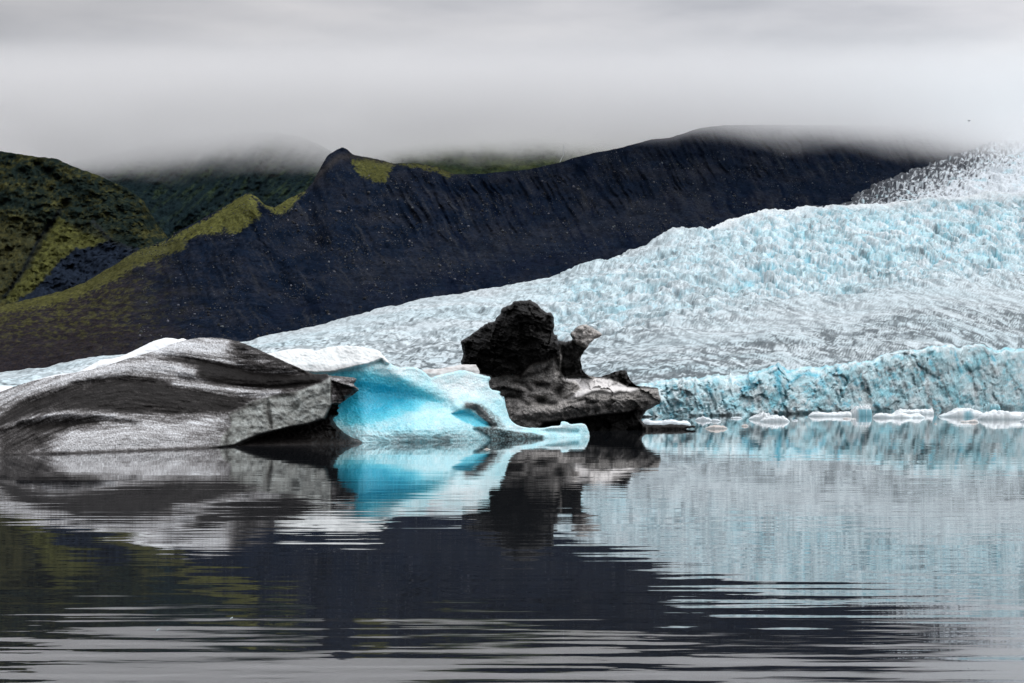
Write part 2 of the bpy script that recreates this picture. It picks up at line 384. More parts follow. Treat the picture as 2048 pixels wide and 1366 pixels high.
        cb = mixc(cb, col(.14, .56, .70), (1 - sstep(0, .06, q['cf'])) * sstep(.05, .25, fbm(U / 50, V / 40, 7., 3)) * .7)
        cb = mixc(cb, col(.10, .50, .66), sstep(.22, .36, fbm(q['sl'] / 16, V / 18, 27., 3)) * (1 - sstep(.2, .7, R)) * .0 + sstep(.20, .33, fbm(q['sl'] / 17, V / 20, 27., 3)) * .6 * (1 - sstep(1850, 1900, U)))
        Z4 = lambda p: zoom(1280, 660, 2.667, p)
        wu = U + 8.0 * fbm(U / 12, V / 12, 51., 4, .65); wv = V + 8.0 * fbm(U / 12, V / 12, 57., 4, .65)
        zone = np.clip(.10 + stroke(U, V, [(1790, 700), (1880, 820)], 55) * .7 + stroke(U, V, [(1360, 770), (1375, 830)], 20) * .6 + stroke(U, V, [(1735, 750), (1745, 820)], 16) * .6 + .3 * stroke(U, V, [(1980, 720), (1990, 830)], 30), 0, 1)
        st = sstep(.12, .34, fbm((wu - .42 * (V - 700)) / 7.5, V / 45, 3., 4, .6) + .14 * (zone - .3)) * zone
        st3 = sstep(.22, .42, fbm(U / 5, V / 8, 13., 3, .65)) * (.10 + zone) * .7
        hand = 0
        for p, w in (([(1425, 115), (1490, 250), (1560, 400)], 2.2), ([(1540, 110), (1600, 250), (1665, 380)], 2.0), ([(1455, 110), (1540, 290)], 1.6), ([(1840, 100), (1890, 230)], 3.0), ([(1765, 210), (1800, 370)], 2.6), ([(1930, 300), (1932, 400)], 1.2),
                     ([(632, 360), (628, 425)], 1.8), ([(935, 270), (948, 330)], 1.5), ([(1320, 205), (1400, 190)], 4), ([(1290, 150), (1310, 240)], 2), ([(1170, 220), (1195, 300), (1225, 380)], 5.0), ([(205, 255), (225, 350)], 3.5), ([(240, 250), (250, 400)], 2), ([(280, 260), (300, 340)], 1.8),
                     ([(480, 390), (560, 350), (650, 285)], 1.6), ([(760, 330), (900, 285)], 1.5), ([(1110, 290), (1225, 218)], 1.7), ([(985, 230), (1000, 300)], 1.3), ([(330, 420), (340, 455)], 2), ([(1690, 120), (1760, 240)], 1.2), ([(1580, 200), (1640, 330)], 2.4), ([(1540, 380), (1570, 420)], 3.5), ([(1940, 190), (2040, 340)], 1.4), ([(120, 330), (240, 280)], 1.2)):
            hand = np.maximum(hand, stroke(wu, wv, Z4(p), w))
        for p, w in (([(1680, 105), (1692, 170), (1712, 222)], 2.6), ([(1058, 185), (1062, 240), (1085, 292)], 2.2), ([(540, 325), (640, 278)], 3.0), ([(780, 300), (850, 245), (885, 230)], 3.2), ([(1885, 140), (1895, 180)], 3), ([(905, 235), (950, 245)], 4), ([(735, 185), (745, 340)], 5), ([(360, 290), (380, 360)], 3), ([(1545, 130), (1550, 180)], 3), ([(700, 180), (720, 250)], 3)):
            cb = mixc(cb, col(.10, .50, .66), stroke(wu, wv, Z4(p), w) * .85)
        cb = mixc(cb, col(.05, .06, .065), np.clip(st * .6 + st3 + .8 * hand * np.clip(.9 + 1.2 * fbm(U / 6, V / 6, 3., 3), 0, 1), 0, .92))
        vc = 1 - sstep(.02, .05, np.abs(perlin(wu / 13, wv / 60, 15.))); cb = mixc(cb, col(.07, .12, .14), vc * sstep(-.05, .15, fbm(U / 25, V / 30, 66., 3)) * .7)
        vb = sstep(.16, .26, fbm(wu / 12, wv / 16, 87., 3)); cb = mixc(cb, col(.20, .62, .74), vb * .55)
        cb = mixc(cb, col(.76, .84, .86), sstep(.12, .24, fbm(wu / 14, wv / 12, 97., 3)) * .5 + .5 * sstep(.9, 1, R) * (R <= 1))
        cb = mixc(cb, col(.68, .80, .82), stroke(U, V, [(1420, 800), (1450, 828), (1480, 832)], 13) * .7)
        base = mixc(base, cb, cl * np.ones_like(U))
        return base
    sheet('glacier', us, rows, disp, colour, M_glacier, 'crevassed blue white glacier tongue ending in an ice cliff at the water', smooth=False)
glacier()

# --- upper glacier, ash-striped, rising into the cloud on the right
def upper_glacier():
    us = cols(1600, 2170, 2.0, 1600, 2900)
    top = curve([(1600, 418), (1640, 412), (1700, 396), (1760, 364), (1880, 322), (1960, 292), (2048, 268), (2350, 225)])(us)
    k, kd = GK(us), GKD(us)
    td = curve([(1600, 1180), (1700, 1240), (1880, 1400), (2048, 1530), (2350, 1650)])(us)
    n = 100; rows = []
    for i in range(n):
        s = i / (n - 1); rows.append((lerp(k + 14, top, s), lerp(kd + 25, td, s)))
    for i in range(1, 4): rows.append((top + 4 * i * i, td + 15 * i))
    st = {}
    def disp(U, V, D, P):
        X, Y = P[..., 0], P[..., 1]
        f1, f2, idv = worley(X / 9 + Y / 30, Y / 11 - X / 40, 77)
        g1, g2, idg = worley(X / 4.5, Y / 6, 12)
        out = np.zeros_like(P); out[..., 2] = (idv - .4) * 3.0 + (idg - .5) * 2 + 3.5 * ridged(X / 14 + .5 * fbm(X / 12, Y / 20, 6., 3), Y / 26, 1., 4, .6) + 4 * fbm(X / 50, Y / 50, 1., 3); st['f'] = f2 - f1
        out[..., 2] -= 3; return out
    def colour(U, V, D, P):
        X, Y = P[..., 0], P[..., 1]
        edge = (U - np.interp(V, [270, 300, 330, 370, 400, 420], [1960, 1950, 1900, 1800, 1760, 1700]))
        dirt_shade = 1 - sstep(-150, 260, edge)
        n1 = fbm((X - .2 * Y) / 2.6, Y / 8, 4., 4, .8)
        m = sstep(-.14, .14, n1 * 1.5 + dirt_shade * .95 - .50)
        c = np.broadcast_to(col(.74, .80, .84), P.shape).copy()
        c = mixc(c, col(.45, .72, .80), sstep(.1, .4, fbm(X / 15, Y / 20, 9., 3)) * .6)
        c = mixc(c, col(.022, .028, .04), np.clip(m, 0, 1) * .96)
        return c
    sheet('upper_glacier', us, rows, disp, colour, M_glacier, 'jagged ash striped upper glacier rising into the cloud at the right', smooth=False)
upper_glacier()

# --- lateral moraine
Z5 = lambda p: zoom(0, 230, 2.577, p)
Z6 = lambda p: zoom(600, 220, 2.56, p)
MR = curve([(-300, 670), (-100, 632), (0, 612), (58, 599), (128, 581), (171, 564), (233, 527), (272, 502), (330, 482), (349, 467), (407, 436), (450, 412), (488, 390), (497, 385), (510, 391), (528, 408), (548, 416), (562, 408), (575, 398), (607, 384), (625, 366), (640, 337), (655, 310), (668, 302), (676, 299), (684, 294), (694, 298), (705, 309), (730, 314), (756, 318), (787, 327), (834, 327), (873, 333), (900, 345), (912, 349), (971, 347), (1030, 341), (1057, 339), (1119, 325), (1147, 316), (1186, 306), (1240, 296), (1303, 279), (1342, 275), (1370, 266), (1400, 256), (1450, 250), (1700, 250), (2048, 245), (2350, 240)])
MRD = curve([(-300, 800), (0, 830), (497, 930), (560, 960), (640, 1060), (684, 1100), (912, 1140), (1400, 1310), (1700, 1450), (2048, 1640), (2350, 1750)], 40)
def moraine():
    us = cols(-120, 2170, 2.5, -700, 2900)
    r, rd = MR(us), MRD(us); r = r + fbm(us / 14, 0, 3.3, 4, .6) * 3.5 * np.where(us < 900, 1, .5)
    r = np.convolve(np.pad(r, 1, 'edge'), [.25, .5, .25], 'valid')
    k, kd = GK(us), GKD(us)
    rs = np.convolve(np.pad(r, 16, 'edge'), np.hanning(33) / np.hanning(33).sum(), 'valid')
    k = np.where(us > 1600, k + (us - 1600) * .01, k); k = k + 22; kd = kd + 45
    n = 200; rows = []
    for i in range(n):
        s = i / (n - 1); rows.append((lerp(k, rs, s) + (r - rs) * math.exp(-(1 - s) * 9), kd + (rd - kd) * s ** 0.72))
    for i in range(1, 5): rows.append((r + 5 * i * i, rd + 16 * i))
    S = np.array([np.full(len(us), i / (n - 1)) for i in range(n)] + [np.full(len(us), 1.)] * 4)
    st = {}
    def disp(U, V, D, P):
        X, Y, Z = P[..., 0], P[..., 1], P[..., 2]
        gx = U - .55 * (V - 400) + 14 * fbm(U / 60, V / 60, 61., 3)
        wall = sstep(.35, .6, S) * (1 - sstep(.93, 1, S))
        cut = (1 - sstep(560, 760, U))
        gl = ridged(gx / 26 + .25 * fbm(U / 60, V / 60, 1., 3), V / 260, 2., 3, .6)
        gl2 = ridged(gx / 10, V / 120, 8., 2, .6)
        dy = -(gl * 13 + gl2 * 5) * wall * sstep(720, 860, U)
        gxl = U - .25 * (V - 400)
        dy += -(ridged(gxl / 42 + .4 * fbm(U / 50, V / 50, 11., 3), V / 200, 5., 4, .6) * 10) * sstep(.15, .5, S) * (1 - sstep(.92, 1, S)) * (1 - sstep(720, 860, U)) * sstep(250, 420, U)
        dy += 9 * fbm(X / 45, Z / 25, Y / 60, 5, .6)
        # spur lines of the near ridge
        dy += -16 * stroke(U, V, [(497, 388), (560, 500), (640, 600)], 26)
        dy += 12 * stroke(U, V, [(545, 415), (590, 470), (690, 520), (700, 560)], 22)
        lowz = (1 - sstep(.1, .45, S))
        dz = lowz * (ridged(X / 35, Y / 25, 5., 5, .6) * 3.0) + 1.0 * fbm(X / 8, Z / 6, Y / 9, 3, .6)
        out = np.zeros_like(P); fade = sstep(0, .05, S) * (1 - .7 * sstep(.96, 1, S))
        out[..., 1] = dy * fade; out[..., 0] = dy * fade * (U - 1024) / F; out[..., 2] = dz * fade + dy * fade * (HV - V) / F
        st['gl'] = gl; return out
    def colour(U, V, D, P):
        X, Y, Z = P[..., 0], P[..., 1], P[..., 2]
        n = fbm(U / 60, V / 30, 3., 5, .6); n2 = fbm(U / 6, V / 4, 13., 4, .75)
        c = np.broadcast_to(col(.0065, .0115, .023), P.shape).copy()
        c = mixc(c, col(.019, .022, .031), np.clip(.25 + 1.8 * n + 1.0 * n2, 0, 1))
        led = sstep(.08, .3, fbm(U / 45, V / 6, 53., 4, .65)) * (1 - sstep(560, 760, U)); c = mixc(c, col(.004, .007, .014), led * .8)
        c = mixc(c, col(.033, .036, .042), sstep(.08, .4, fbm((U - .55 * V + 16 * fbm(U / 50, V / 50, 61., 3)) / 8, V / 75, 33., 4, .65)) * sstep(300, 500, U) * .7)  # tonal streaks stand in for gully shading, painted into the scree colour
        c = mixc(c, col(.003, .006, .013), sstep(.1, .3, fbm((U - .4 * V) / 30, V / 40, 36., 5, .65)) * sstep(300, 450, U) * .8)
        c = mixc(c, col(.026, .029, .036), np.clip(stroke(U, V, [(700, 590), (900, 520), (1200, 455), (1400, 400)], 38) * (.5 + n2), 0, 1) * .6)
        c = mixc(c, col(.006, .010, .022), stroke(U, V, [(540, 640), (760, 590), (1000, 545), (1250, 478)], 22) * sstep(-.2, .2, n2 + n) * .8)
        c = mixc(c, col(.003, .006, .016), sstep(.02, .4, fbm((U - .55 * V + 16 * fbm(U / 50, V / 50, 61., 3)) / 12, V / 90, 3., 3, .6)) * sstep(760, 900, U) * .7)  # gully darkening painted into the colour, on top of the relief
        # rusty brown ground and moss at the lower left
        ll = (1 - sstep(150, 430, U + .3 * (600 - V) + 120 * fbm(U / 50, V / 30, 91., 4, .6))) * sstep(565, 600, V + 0 * U + .28 * U)
        c = mixc(c, col(.030, .024, .023), ll * np.clip(.7 + n2, 0, 1))
        m1 = ll * sstep(.02, .22, fbm(U / 22, V / 8, 41., 5, .78) + .10 * stroke(U, V, [(0, 640), (140, 625), (300, 600)], 40)) * (1 - sstep(690, 740, V)) * (1 - .6*sstep(650, 700, V))
        c = mixc(c, col(.070, .070, .024), m1 * np.clip(.6 + 1.3 * n2, 0, 1))
        def moss(poly, k, soft=3, rag=9, thr=-.1):
            w = region(U + rag * fbm(U / 14, V / 14, 2., 4, .65), V + rag * fbm(U / 14, V / 14, 22., 4, .65), poly, soft)
            w = region(U + rag * fbm(U / 14, V / 14, 2., 4, .65), V + rag * fbm(U / 14, V / 14, 22., 4, .65), poly, soft + 6)
            return sstep(.02, .25, w) * sstep(.25, .6, w * .8 + 1.1 * n2 - thr * .3) * (.75 + .25 * sstep(-.1, .15, n2)) * k
        g = col(.105, .108, .032)
        c = mixc(c, g, moss(Z5([(880, 635), (960, 590), (1100, 520), (1240, 425), (1275, 408), (1310, 430), (1340, 520), (1280, 560), (1220, 600), (1190, 605), (1150, 570), (1140, 605), (1050, 610), (960, 640), (900, 645)]), .95, thr=-.3))
        c = mixc(c, g, moss(Z5([(1280, 395), (1400, 450), (1480, 425), (1570, 395), (1530, 430), (1490, 480), (1450, 512), (1410, 500), (1360, 460)]), .9, 2, 5, thr=-.3))
        c = mixc(c, col(.085, .086, .028), moss(Z5([(-200, 1000), (0, 978), (180, 935), (350, 895), (520, 810), (650, 730), (770, 670), (900, 635), (965, 650), (950, 690), (820, 740), (700, 780), (600, 850), (450, 920), (300, 975), (0, 1020), (-200, 1060)]), .85, 4, 12, thr=-.05))
        c = mixc(c, g * .9, moss(Z6([(265, 262), (330, 250), (440, 272), (485, 280), (450, 320), (440, 372), (380, 362), (300, 330)]), .9, 2, 6, thr=-.2))
        c = mixc(c, g * .8, moss(Z6([(480, 272), (590, 275), (700, 293), (790, 328), (750, 343), (690, 312), (560, 288)]), .8, 2, 5, thr=-.2))
        c = mixc(c, col(.05, .045, .04), stroke(U, V, Z6([(60, 360), (200, 240), (300, 235), (470, 270)]), 7) * .5)
        return c
    sheet('moraine_ridge', us, rows, disp, colour, M_scree, 'dark gullied moraine slope with patches of yellow green moss')
    return us
moraine()

# --- left hill
HR = curve([(-300, 296), (0, 302), (70, 313), (112, 317), (147, 333), (194, 350), (252, 375), (287, 401), (310, 440), (338, 478), (372, 500), (420, 530)])
def left_hill():
    us = cols(-120, 420, 2.5, -700, 420); r = HR(us) + fbm(us / 12, 0, 1.3, 3) * 2.5; foot = MR(us) + 18
    foot = np.maximum(foot, r + 4)
    rd = curve([(-300, 1150), (0, 1120), (120, 1110), (300, 1075), (420, 1040)])(us); fd = MRD(us) + 25
    n = 120; rows = [(lerp(foot, r, i / (n - 1)), fd + (rd - fd) * (i / (n - 1)) ** .8) for i in range(n)] + [(r + 5 * i * i, rd + 16 * i) for i in range(1, 4)]
    S = np.array([np.full(len(us), min(1, i / (n - 1))) for i in range(n + 3)])
    def disp(U, V, D, P):
        dy = 26 * fbm(U / 75, V / 55, 3., 3) + 11 * fbm(U / 22, V / 13, 8., 4, .6) + 5 * ridged(U / 12, V / 7, 4., 3)
        dy += 14 * stroke(U, V, Z5([(330, 480), (200, 640), (120, 800), (20, 940)]), 8) + 9 * stroke(U, V, Z5([(180, 250), (300, 330)]), 6)
        f = sstep(0, .05, S) * (1 - .75 * sstep(.93, 1, S)); dy = dy * f
        out = np.zeros_like(P); out[..., 1] = dy; out[..., 0] = dy * (U - 1024) / F; out[..., 2] = dy * (HV - V) / F + f * 2 * fbm(U / 9, V / 6, 1., 3); return out
    def colour(U, V, D, P):
        n = fbm(U / 45, V / 30, 3., 5, .6); n2 = fbm(U / 11, V / 6, 6., 5, .8)
        c = np.broadcast_to(col(.012, .020, .018), P.shape).copy()
        c = mixc(c, col(.034, .036, .016), sstep(-.1, .25, n2 + n * .7))
        c = mixc(c, col(.062, .062, .024), sstep(.15, .4, n2 + .9 * n + .12 * sstep(460, 540, V)) * .9)
        low = sstep(425, 500, V + .15 * (150 - U)) * (1 - sstep(180, 260, U))
        c = mixc(c, col(.050, .048, .020), low * np.clip(.6 + 1.2 * n2, 0, .9))
        rag = lambda a: a * fbm(U / 12, V / 12, 5., 4, .65)
        c = mixc(c, col(.080, .084, .026), region(U + rag(8), V + rag(8), Z5([(300, 520), (400, 600), (560, 650), (540, 680), (380, 700), (300, 760), (180, 890), (60, 960), (10, 960), (150, 790), (250, 620)]), 4) * np.clip(.75 + 1.4 * n2, 0, 1))
        c = mixc(c, col(.014, .020, .032), region(U + rag(7), V + rag(7), Z5([(390, 690), (480, 680), (560, 650), (720, 690), (700, 760), (450, 900), (150, 1000), (60, 980), (200, 880), (300, 760)]), 2))
        c = mixc(c, col(.010, .014, .018), stroke(U, V, Z5([(310, 490), (200, 640), (120, 800), (20, 940)]), 4.5) * .9)
        c = mixc(c, col(.018, .022, .026), stroke(U, V, Z5([(480, 550), (570, 650), (700, 700)]), 4) * .8)
        return c
    sheet('hill', us, rows, disp, colour, M_hill, 'rounded green brown hill with a dark gully at the far left')
left_hill()

def back_mountain():
    us = np.arange(60, 800, 3.0); n = 90
    top = curve([(60, 352), (110, 335), (150, 322), (200, 312), (300, 290), (420, 270), (540, 262), (610, 275), (660, 300), (700, 330), (800, 360)], 25)(us); foot = curve([(60, 400), (90, 430), (250, 480), (340, 560), (500, 520), (700, 420), (800, 400)])(us)
    td = curve([(60, 1540), (300, 1480), (500, 1450), (800, 1430)], 40)(us); fd = curve([(90, 1190), (400, 1110), (800, 1215)])(us)
    rows = [(lerp(foot, top, i / (n - 1)), fd + (td - fd) * (i / (n - 1)) ** 1.0) for i in range(n)]
    def disp(U, V, D, P):
        g = U + .9 * (V - 300)
        dy = 45 * fbm(g / 90, V / 200, 3., 3) + 20 * fbm(g / 24, V / 60, 8., 4, .6) + 9 * ridged(U / 16, V / 8, 4., 3)
        out = np.zeros_like(P); out[..., 1] = dy; out[..., 2] = dy * (HV - V) / F; out[..., 0] = dy * (U - 1024) / F; return out
    def colour(U, V, D, P):
        n = fbm((U + .9 * V) / 14, V / 40, 3., 5, .6); n2 = fbm(U / 12, V / 5, 6., 5, .65)
        c = np.broadcast_to(col(.014, .026, .030), P.shape).copy()
        c = mixc(c, col(.036, .056, .032), sstep(.0, .3, n + .5 * n2)); c = mixc(c, col(.006, .01, .016), sstep(.1, .3, n2))
        return c
    sheet('mountain', us, rows, disp, colour, M_hill, 'dark steep mountainside vanishing into the low cloud')
back_mountain()

def far_hills():
    us = np.arange(650, 1560, 3.0); n = 80
    top = curve([(650, 345), (700, 318), (760, 290), (850, 258), (1560, 240)], 20)(us); foot = curve([(600, 400), (1560, 370)])(us)
    td = 1580 + 0 * us; fd = curve([(600, 1260), (1100, 1330), (1560, 1420)])(us)
    rows = [(lerp(foot, top, i / (n - 1)), fd + (td - fd) * (i / (n - 1))) for i in range(n)]
    def disp(U, V, D, P):
        g = U - .6 * (V - 300)
        dy = 40 * fbm(g / 70, V / 160, 13., 3) + 16 * fbm(U / 20, V / 14, 8., 4, .6) + 6 * ridged(U / 10, V / 7, 4., 3)
        out = np.zeros_like(P); out[..., 1] = dy; out[..., 2] = dy * (HV - V) / F; out[..., 0] = dy * (U - 1024) / F; return out
    def colour(U, V, D, P):
        n = fbm(U / 40, V / 20, 3., 5, .6); n2 = fbm(U / 8, V / 6, 6., 5, .65)
        c = np.broadcast_to(col(.022, .034, .022), P.shape).copy()
        c = mixc(c, col(.055, .070, .024), np.clip(.3 + 1.6 * n + n2, 0, 1))
        c = mixc(c, col(.10, .11, .035), sstep(1130, 1230, U + 1.2 * (V - 290)) * np.clip(.5 + 2 * n2, 0, 1) * .9)
        return c
    sheet('green_hills', us, rows, disp, colour, M_hill, 'green hillside behind the moraine under the cloud')
far_hills()
# waterfall thread on the green hillside
def waterfall():
    m = plain_mat('falling_water', (.75, .78, .8), .5); D = 1345.
    pts = [(1127, 288), (1128, 296), (1126, 303), (1128, 309), (1124, 315), (1120, 324)]
    V = []; 
    for i, (u, v) in enumerate(pts):
        w = .7 + .25 * (i % 2)
        for du, dd in ((-w, 0), (0, -1.2), (w, 0), (0, 1.2)):
            p = pt(np.array(u + du), np.array(float(v)), np.array(D + dd + (HV - v) * 0)); V.append(p)
    Q = [(4 * i + j, 4 * i + (j + 1) % 4, 4 * i + 4 + (j + 1) % 4, 4 * i + 4 + j) for i in range(len(pts) - 1) for j in range(4)]
    o = mesh_np('waterfall', np.array(V), Q, m)
    tag(o, 'thin white waterfall thread on the green hillside below the cloud', 'waterfall')
waterfall()

# ------------------------------------------------------------------ boulders strewn on the moraine
def boulders():
    ob = bpy.data.objects['moraine_ridge']; me = ob.data
    n = len(me.vertices); co = np.empty(n * 3, np.float32); me.vertices.foreach_get('co', co); co = co.reshape(-1, 3)
    U = co[:, 0] / co[:, 1] * F + 1024; V = HV - (co[:, 2] - H) / co[:, 1] * F
    ok = (U > 280) & (U < 2000) & (co[:, 2] > 14) & (V > 300)
    wt = np.clip(.15 + 1.6 * fbm(U / 60, V / 40, 3., 3) + .9 * stroke(U, V, [(590, 450), (700, 480)], 60) + .3 * stroke(U, V, [(800, 400), (1200, 350), (1350, 400)], 60), .02, 2) * ok * (1 - .6 * sstep(1500, 1800, U))
    r = np.random.RandomState(3); idx = r.choice(n, 9000, p=wt / wt.sum())
    t = (1 + 5 ** .5) / 2
    ico = np.array([(-1,t,0),(1,t,0),(-1,-t,0),(1,-t,0),(0,-1,t),(0,1,t),(0,-1,-t),(0,1,-t),(t,0,-1),(t,0,1),(-t,0,-1),(-t,0,1)], np.float32); ico /= np.linalg.norm(ico[0])
    fc = np.array([(0,11,5),(0,5,1),(0,1,7),(0,7,10),(0,10,11),(1,5,9),(5,11,4),(11,10,2),(10,7,6),(7,1,8),(3,9,4),(3,4,2),(3,2,6),(3,6,8),(3,8,9),(4,9,5),(2,4,11),(6,2,10),(8,6,7),(9,8,1)])
    K = len(idx); size = .14 + r.pareto(2.8, K) * .16; size = np.minimum(size, .8)
    jit = 1 + .35 * (r.rand(K, 12, 1) - .5); sc3 = size[:, None, None] * (.7 + .6 * r.rand(K, 1, 3))
    P = co[idx][:, None, :] + ico[None] * jit * sc3
    P[..., 1] -= .8; P[..., 0:1] += (r.rand(K, 1, 1) - .5) * 2
    tone = (.025 + .17 * r.rand(K) ** 3.2)[:, None, None] * np.array([.92, .98, 1.08]) * (1 + .1 * (r.rand(K, 1, 3) - .5)) * np.ones((1, 12, 1))
    Fa = (fc[None] + 12 * np.arange(K)[:, None, None]).reshape(-1, 3)
    o = mesh_np('boulders', P, Fa, M_rock, tone, smooth=False)
    o['kind'] = 'stuff'; o['label'] = 'countless small pale boulders strewn over the dark moraine slope'
boulders()

# ------------------------------------------------------------------ icebergs
def berg(name, outline, wl, front, colour, parts, label, rough=1.0, step=1.5, rim=(12, 1.0), back=(60, 6.0), base_mat=None, floor_drop=None, seed=0):
    """a closed body: its front surface lies at front(U, V) metres, rounds off at the outline and closes behind"""
    P = roughen(chaikin(outline), rough, 2.5, seed)
    A = np.array(P); u0, v0 = A.min(0) - 3; u1, v1 = A.max(0) + 3
    U, V = np.meshgrid(np.arange(u0, u1, step), np.arange(v0, v1, step))
    sd, bu, bv = poly_sd(U, V, P); ins = sd > 0
    cell = ins[:-1, :-1] | ins[1:, :-1] | ins[:-1, 1:] | ins[1:, 1:]
    U = np.where(ins, U, bu); V = np.where(ins, V, bv); d = np.where(ins, sd, 0)
    Wd = water_d(wl(U))
    Fr = front(U, V, Wd, d)
    k = np.clip(d / rim[0], 0, 1); Fr = Fr + rim[1] * (1 - np.sqrt(1 - (1 - k) ** 2))
    kb = np.clip(d / back[0], 0, 1); Bk = Fr + back[1] * np.sqrt(kb * (2 - kb)) + .02 * (d > 0)
    PF = pt(U, V, Fr); PB = pt(U, V, Bk)
    C = colour(U, V, PF, d)
    nr, nc = U.shape; idx = np.arange(nr * nc).reshape(nr, nc)
    back_idx = np.where(ins, idx + nr * nc, idx)
    q = lambda I: np.stack([I[:-1, :-1], I[:-1, 1:], I[1:, 1:], I[1:, :-1]], -1)
    qf, qb = q(idx)[cell], q(back_idx)[cell][:, ::-1]
    allv = np.concatenate([PF.reshape(-1, 3), PB.reshape(-1, 3)]); allc = np.concatenate([C.reshape(-1, 3)] * 2)
    cu = ((U[:-1, :-1] + U[1:, 1:]) / 2)[cell]; cv = ((V[:-1, :-1] + V[1:, 1:]) / 2)[cell]
    own = np.zeros(len(cu), int)
    for i, (pn, pm, fn) in enumerate(parts):
        if i == 0: continue
        own[fn(cu, cv)] = i
    x = (A[:, 0].mean() - 1024) / F; D = float(np.median(Wd)); org = (x * D, D, 0)
    root = empty(name, org)
    for i, (pn, pm, fn) in enumerate(parts):
        f = np.concatenate([qf[own == i], qb[own == i]])
        if not len(f): continue
        used, inv = np.unique(f, return_inverse=True)
        o = mesh_np(pn, allv[used] - np.array(org), inv.reshape(f.shape), pm, allc[used], root)
        if len(parts[i]) > 2 and isinstance(label, dict) and pn in label: o['label'] = label[pn]
    return root
def in_poly(poly):
    def f(u, v): return poly_sd(u[None], v[None], poly)[0][0] > 0
    return f

# ---- dirty whaleback berg on the left
Z1 = lambda p: zoom(0, 640, 2.7676, p)
WL1 = curve([(-400, 916), (-200, 914), (0, 910), (144, 906.6), (289, 901), (415, 896.5), (470, 892), (614, 889), (726, 887), (800, 886)], 20)
out1 = [(-330, 905), (-290, 888), (-210, 858), (-120, 828)] + Z1([(0, 400), (60, 375), (150, 345), (290, 312), (430, 290), (560, 262), (700, 215), (830, 180), (920, 145), (1000, 118), (1040, 108), (1100, 98), (1200, 98), (1300, 112), (1400, 148), (1500, 195), (1600, 240), (1700, 285), (1745, 300), (1780, 298), (1812, 296), (1818, 308), (1880, 311), (1978, 320), (1966, 345), (1955, 358), (1992, 385), (1960, 410), (1925, 435), (1880, 465), (1866, 475), (1884, 486), (1860, 500), (1880, 520), (1840, 545), (1860, 580), (1900, 620), (1950, 650), (2000, 665), (2014, 690), (1990, 760), (1300, 790), (0, 850)]) + [(-120, 950), (-320, 955)]
face1 = Z1([(1832, 312), (1835, 480), (1795, 545), (1700, 575), (1600, 592), (1430, 635), (1290, 692), (1215, 706), (1225, 650), (1280, 585), (1265, 520), (1330, 488), (1380, 455), (1500, 420), (1640, 395), (1780, 345)])
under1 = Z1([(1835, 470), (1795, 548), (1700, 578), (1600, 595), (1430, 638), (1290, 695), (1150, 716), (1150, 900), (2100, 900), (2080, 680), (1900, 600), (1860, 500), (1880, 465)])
prow1 = Z1([(1832, 330), (1990, 385), (1925, 435), (1835, 480), (1830, 400)])
FL1 = Z1([(-300, 600), (0, 540), (200, 440), (420, 355), (700, 322), (1000, 352), (1300, 395), (1500, 405), (1800, 380), (2100, 380)])
def front1(U, V, Wd, d):
    hgt = (WL1(U) - V) * Wd / F
    lean = 1.4 - .9 * sstep(300, 700, U)
    D = Wd + lean * np.maximum(hgt, 0) + .35 * np.minimum(hgt, 0)
    n = lambda s, z, o=4: fbm(U / s, V / s, z, o)
    # surface sweeps in long folds
    for pts, w, a in ((Z1([(800, 190), (1000, 215), (1250, 268), (1500, 300), (1800, 305)]), 9, .55), (Z1([(1000, 330), (1250, 365), (1500, 385), (1750, 350)]), 9, .45),
                      (Z1([(0, 520), (200, 450), (420, 370), (650, 340), (900, 350)]), 10, .35), (Z1([(100, 590), (350, 580), (560, 560)]), 10, .45), (Z1([(500, 500), (800, 500), (1200, 530)]), 7, .2),
                      (Z1([(450, 310), (700, 250), (900, 235), (1050, 275)]), 14, -.4), (Z1([(970, 350), (1100, 360), (1250, 390), (1420, 405), (1600, 395)]), 6, -.38),
                      (Z1([(0, 600), (100, 560), (230, 525), (400, 515), (620, 525), (760, 550)]), 8, -.55), (Z1([(1300, 130), (1450, 180), (1600, 245), (1740, 300)]), 5, -.35),
                      (Z1([(1380, 150), (1520, 215), (1680, 290)]), 4, .3), (Z1([(300, 700), (700, 640), (1000, 640)]), 22, -.5)):
        D = D + a * stroke(U + 3 * n(30, 2.), V + 2.5 * n(25, 4.), pts, w)
    fl = np.interp(U, [p[0] for p in FL1], [p[1] for p in FL1])
    D = D - .13 * ridged(U / 80 + n(50, 3.), (V - fl) / 8, 3., 4, .6) * (1 - region(U, V, face1, 8))
    D = D + .5 * n(70, 1.) + .16 * n(18, 6.) + .05 * n(5, 7.)
    # broken pale face stands proud, undercut below it
    fm = region(U, V, face1, 5)
    D = D - fm * (.25 + .30 * ridged(U / 34 + .3 * n(20, 5.), V / 26, 4., 4, .5)) + fm * (.05 * n(6, 3.) + .25 * stroke(U, V, Z1([(1480, 440), (1500, 600)]), 3) + .3 * n(30, 44.) + .2 * stroke(U, V, Z1([(1600, 520), (1700, 440), (1830, 400)]), 4))
    D = D - .25 * stroke(U, V, Z1([(1265, 520), (1280, 600), (1230, 690)]), 5)
    um = region(U, V, under1, 2.5)
    D = D + um * (2.4 - .6 * ridged(U / 14, V / 10, 14., 4, .6)) * sstep(895, 860, V) + um * .6
    D = D + region(U, V, prow1, 2) * .6 + stroke(U, V, Z1([(1835, 330), (1900, 440)]), 3) * .4 - stroke(U, V, Z1([(1835, 330), (1985, 385)]), 2.5) * .35
    D = D + sstep(1825 / 2.7676, 1850 / 2.7676, U) * region(U, V, Z1([(1818, 300), (1990, 310), (1990, 360), (1900, 350), (1832, 330)]), 2) * .9
    return D
